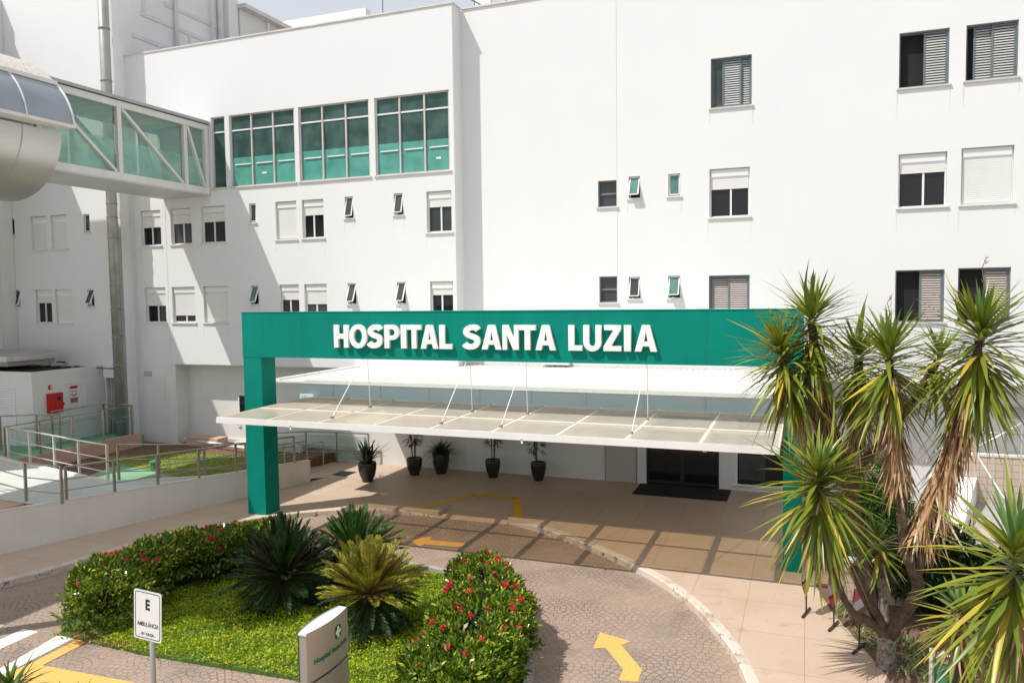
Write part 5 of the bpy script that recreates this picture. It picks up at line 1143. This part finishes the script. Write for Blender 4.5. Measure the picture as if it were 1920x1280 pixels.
def rrect(w_, h_, r, n=5):
    out = []
    for cx, cy, a0 in ((w_/2-r, h_/2-r, 0), (-w_/2+r, h_/2-r, PI/2), (-w_/2+r, -h_/2+r, PI), (w_/2-r, -h_/2+r, 1.5*PI)): out += [(cx+r*math.cos(a0+PI/2*i/n), cy+r*math.sin(a0+PI/2*i/n)) for i in range(n+1)]
    return out
SO = Vector((-6.40, 6.0, 0)); ES = empty('ambulance_sign', (SO.x, SO.y, -.13), 'white parking sign with a big E for ambulances on a grey pole', 'sign')
ea = rad(0); RX = Vector((math.cos(ea), math.sin(ea), 0)); RM = Matrix((RX, Vector((0, 0, 1)), RX.cross(Vector((0, 0, 1))))).transposed()
roll_ = Matrix.Rotation(rad(-3.0), 3, 'Z'); RM = RM @ roll_
ctr = Vector((-6.40, 6.0, 1.93)); WS, HS_ = .372, .53
def plate(poly, z0, z1, m, name, hole=None):
    b = MB(); T = lambda p, z: tuple(ctr+RM @ Vector((p[0], p[1], z)))
    if hole is None: 
        n = len(poly); b.v = [T(p, z0) for p in poly]+[T(p, z1) for p in poly]; b.f = [tuple(range(n, 2*n)), tuple(range(n))[::-1]]+[(k, (k+1) % n, (k+1) % n+n, k+n) for k in range(n)]
    else:
        n = len(poly)
        for k in range(n): b.quad(T(poly[k], z1), T(poly[(k+1) % n], z1), T(hole[(k+1) % n], z1), T(hole[k], z1))
    return b.build(name, m, ES)
plate(rrect(WS, HS_, .03), -.004, 0, 'signwhite', 'plate')
plate(rrect(WS-.035, HS_-.035, .026), 0, .0012, 'signblack', 'border', rrect(WS-.051, HS_-.051, .02))
tx = lambda t, s_, x, y, b_, nm, sx=1.: text_mesh(t, s_, ctr+RM @ Vector((x, y, .0016)), RM, 'signblack', ES, nm, b_, .0005, sx=sx)
tx('E', .150, .0, .112, .006, 'letter', .80); tx('AMBULÂNCIA', .066, .003, -.098, .0002, 'lettering', .69); tx('- 01 VAGA -', .046, .003, -.200, .0008, 'lettering', .92)
MB().tube([(ctr.x+.01, ctr.y+.034, -.13), (ctr.x+.01, ctr.y+.034, 2.1)], .026, 14).build('pole', 'poleg', ES, smooth=True)
plate([(.003*math.cos(t)+0, .19+.003*math.sin(t)) for t in np.linspace(0, 2*PI, 9)[:-1]], 0, .003, 'poleg', 'bolt')

TO = empty('totem_sign', (-5.04, 7.2, -.1), 'lens shaped champagne totem with a green cross logo by the bed', 'sign')
TY0, TY1, TX, TZ = 6.80, 7.60, -5.075, 1.60; N = 20
ys2 = np.linspace(TY0, TY1, N); bl = lambda y: .055+.05*(1-((y-(TY0+TY1)/2)/((TY1-TY0)/2))**2)
def totem_part(z0, z1, name, m, inset=0.):
    b = MB()
    for sg in (1, -1):
        for i in range(N-1):
            xa_, xb_ = TX+sg*(bl(ys2[i])-inset), TX+sg*(bl(ys2[i+1])-inset)
            p = ((xa_, ys2[i], z0), (xb_, ys2[i+1], z0), (xb_, ys2[i+1], z1), (xa_, ys2[i], z1)); b.quad(*(p if sg > 0 else p[::-1]))
    return b
for z0, z1 in ((-.1, 1.02), (1.05, TZ)):
    b = totem_part(z0, z1, '', ''); b.build('face_panel', 'totem', TO, smooth=True)
MB().box(TX-.04, TX+.04, TY0+.02, TY1-.02, -.1, TZ-.035).build('core', 'tower_dark', TO)
for yy in (TY0, TY1-.012):
    MB().box(TX-.052, TX+.052, yy+.012 if yy == TY0 else yy-.012, (yy+.024) if yy == TY0 else yy, -.1, TZ-.02).build('end_cover', 'poleg', TO)
b = MB(); poly = [(TX+bl(y)-.003, y) for y in ys2]+[(TX-bl(y)+.003, y) for y in ys2[::-1]]; b.prism(poly, TZ-.03, TZ-.012); b.build('top_cap', 'totemtop', TO)
RT = Matrix(((0, 0, 1), (1, 0, 0), (0, 1, 0)))       # local x -> world y, local y -> z, normal -> +x
mid = (TY0+TY1)/2
def onface(poly, z0, m, name):
    """flat marking laid on the curved face"""
    b = MB(); b.v = [(TX+bl(mid+p[0])+z0, mid+p[0], p[1]) for p in poly]; b.f = [tuple(range(len(poly)))]; return b.build(name, m, TO)
cxl, czl = .13, 1.415; onface([(cxl+p[0], czl+p[1]) for p in rrect(.135, .150, .035)], .003, 'logogreen', 'logo')
a_, b_ = .021, .055
onface([(cxl+x, czl+y) for x, y in [(-a_, -b_-.008), (a_, -b_-.008), (a_, -a_), (b_, -a_), (b_, a_), (a_, a_), (a_, b_+.008), (-a_, b_+.008), (-a_, a_), (-b_, a_), (-b_, -a_), (-a_, -a_)]], .005, 'signwhite', 'logo_cross')
text_mesh('Hospital Santa Luzia', .080, Vector((TX+.055, mid+.02, 1.245)), RT, 'textgreen', TO, 'lettering', .0028, .0005, bend=lambda x: .05*(1-((x+.02)/((TY1-TY0)/2))**2)+.004)

# foreground strap leaf plants at the lower left corner
def agave(x, y, z, n, L, seed, label):
    g = np.random.default_rng(seed); root = empty('strap_leaf_plant', (x, y, z-.9), label, 'plant', 'strap leaved plants in the lower left corner')
    th = g.uniform(0, 2*PI, n); el = g.uniform(.25, 1.35, n); D = np.stack([np.cos(th)*np.cos(el), np.sin(th)*np.cos(el), np.sin(el)], 1)
    V, F = blades(np.repeat([[x, y, z]], n, 0)+g.normal(size=(n, 3))*.02, D, L*g.uniform(.7, 1.1, n), g.uniform(.020, .032, n), g.uniform(.05, .35, n)); npmesh('foliage', V, F, 'foregl', root)
    MB().tube([(x, y, z-1.9), (x, y, z)], .03, 8).build('stem', 'bark', root)
agave(-7.10, 5.0, 1.50, 60, .46, 71, 'spiky strap leaved plant in the very corner at the lower left')
agave(-6.30, 5.0, 1.44, 46, .36, 72, 'strap leaved plant whose tips rise from the bottom edge')

# broad tree just outside the left edge whose crown shades the back of the island
TR = empty('street_tree', (-13.95, 6.8, -.1), 'broad leafy tree just outside the left edge shading the island', 'tree')
trunk(TR, [(-14.0, 6.8, -.1), (-13.95, 6.85, 4), (-13.95, 6.8, 8.2)], [.2, .16, .10])
g9 = np.random.default_rng(99); n = 17000; cl = g9.normal(size=(26, 3)); cl = nrm(cl)*g9.uniform(.3, 1.0, (26, 1)); k = g9.integers(0, 26, n)
P = np.array([-13.97, 6.80, 9.3])+(cl[k]+g9.normal(size=(n, 3))*.20)*[1.45, 1.25, 1.0]
V, F = leaves(P, g9.normal(size=(n, 3)), g9.uniform(.10, .18, n), g9.uniform(.06, .09, n)); npmesh('crown', V, F, 'shrub', TR)
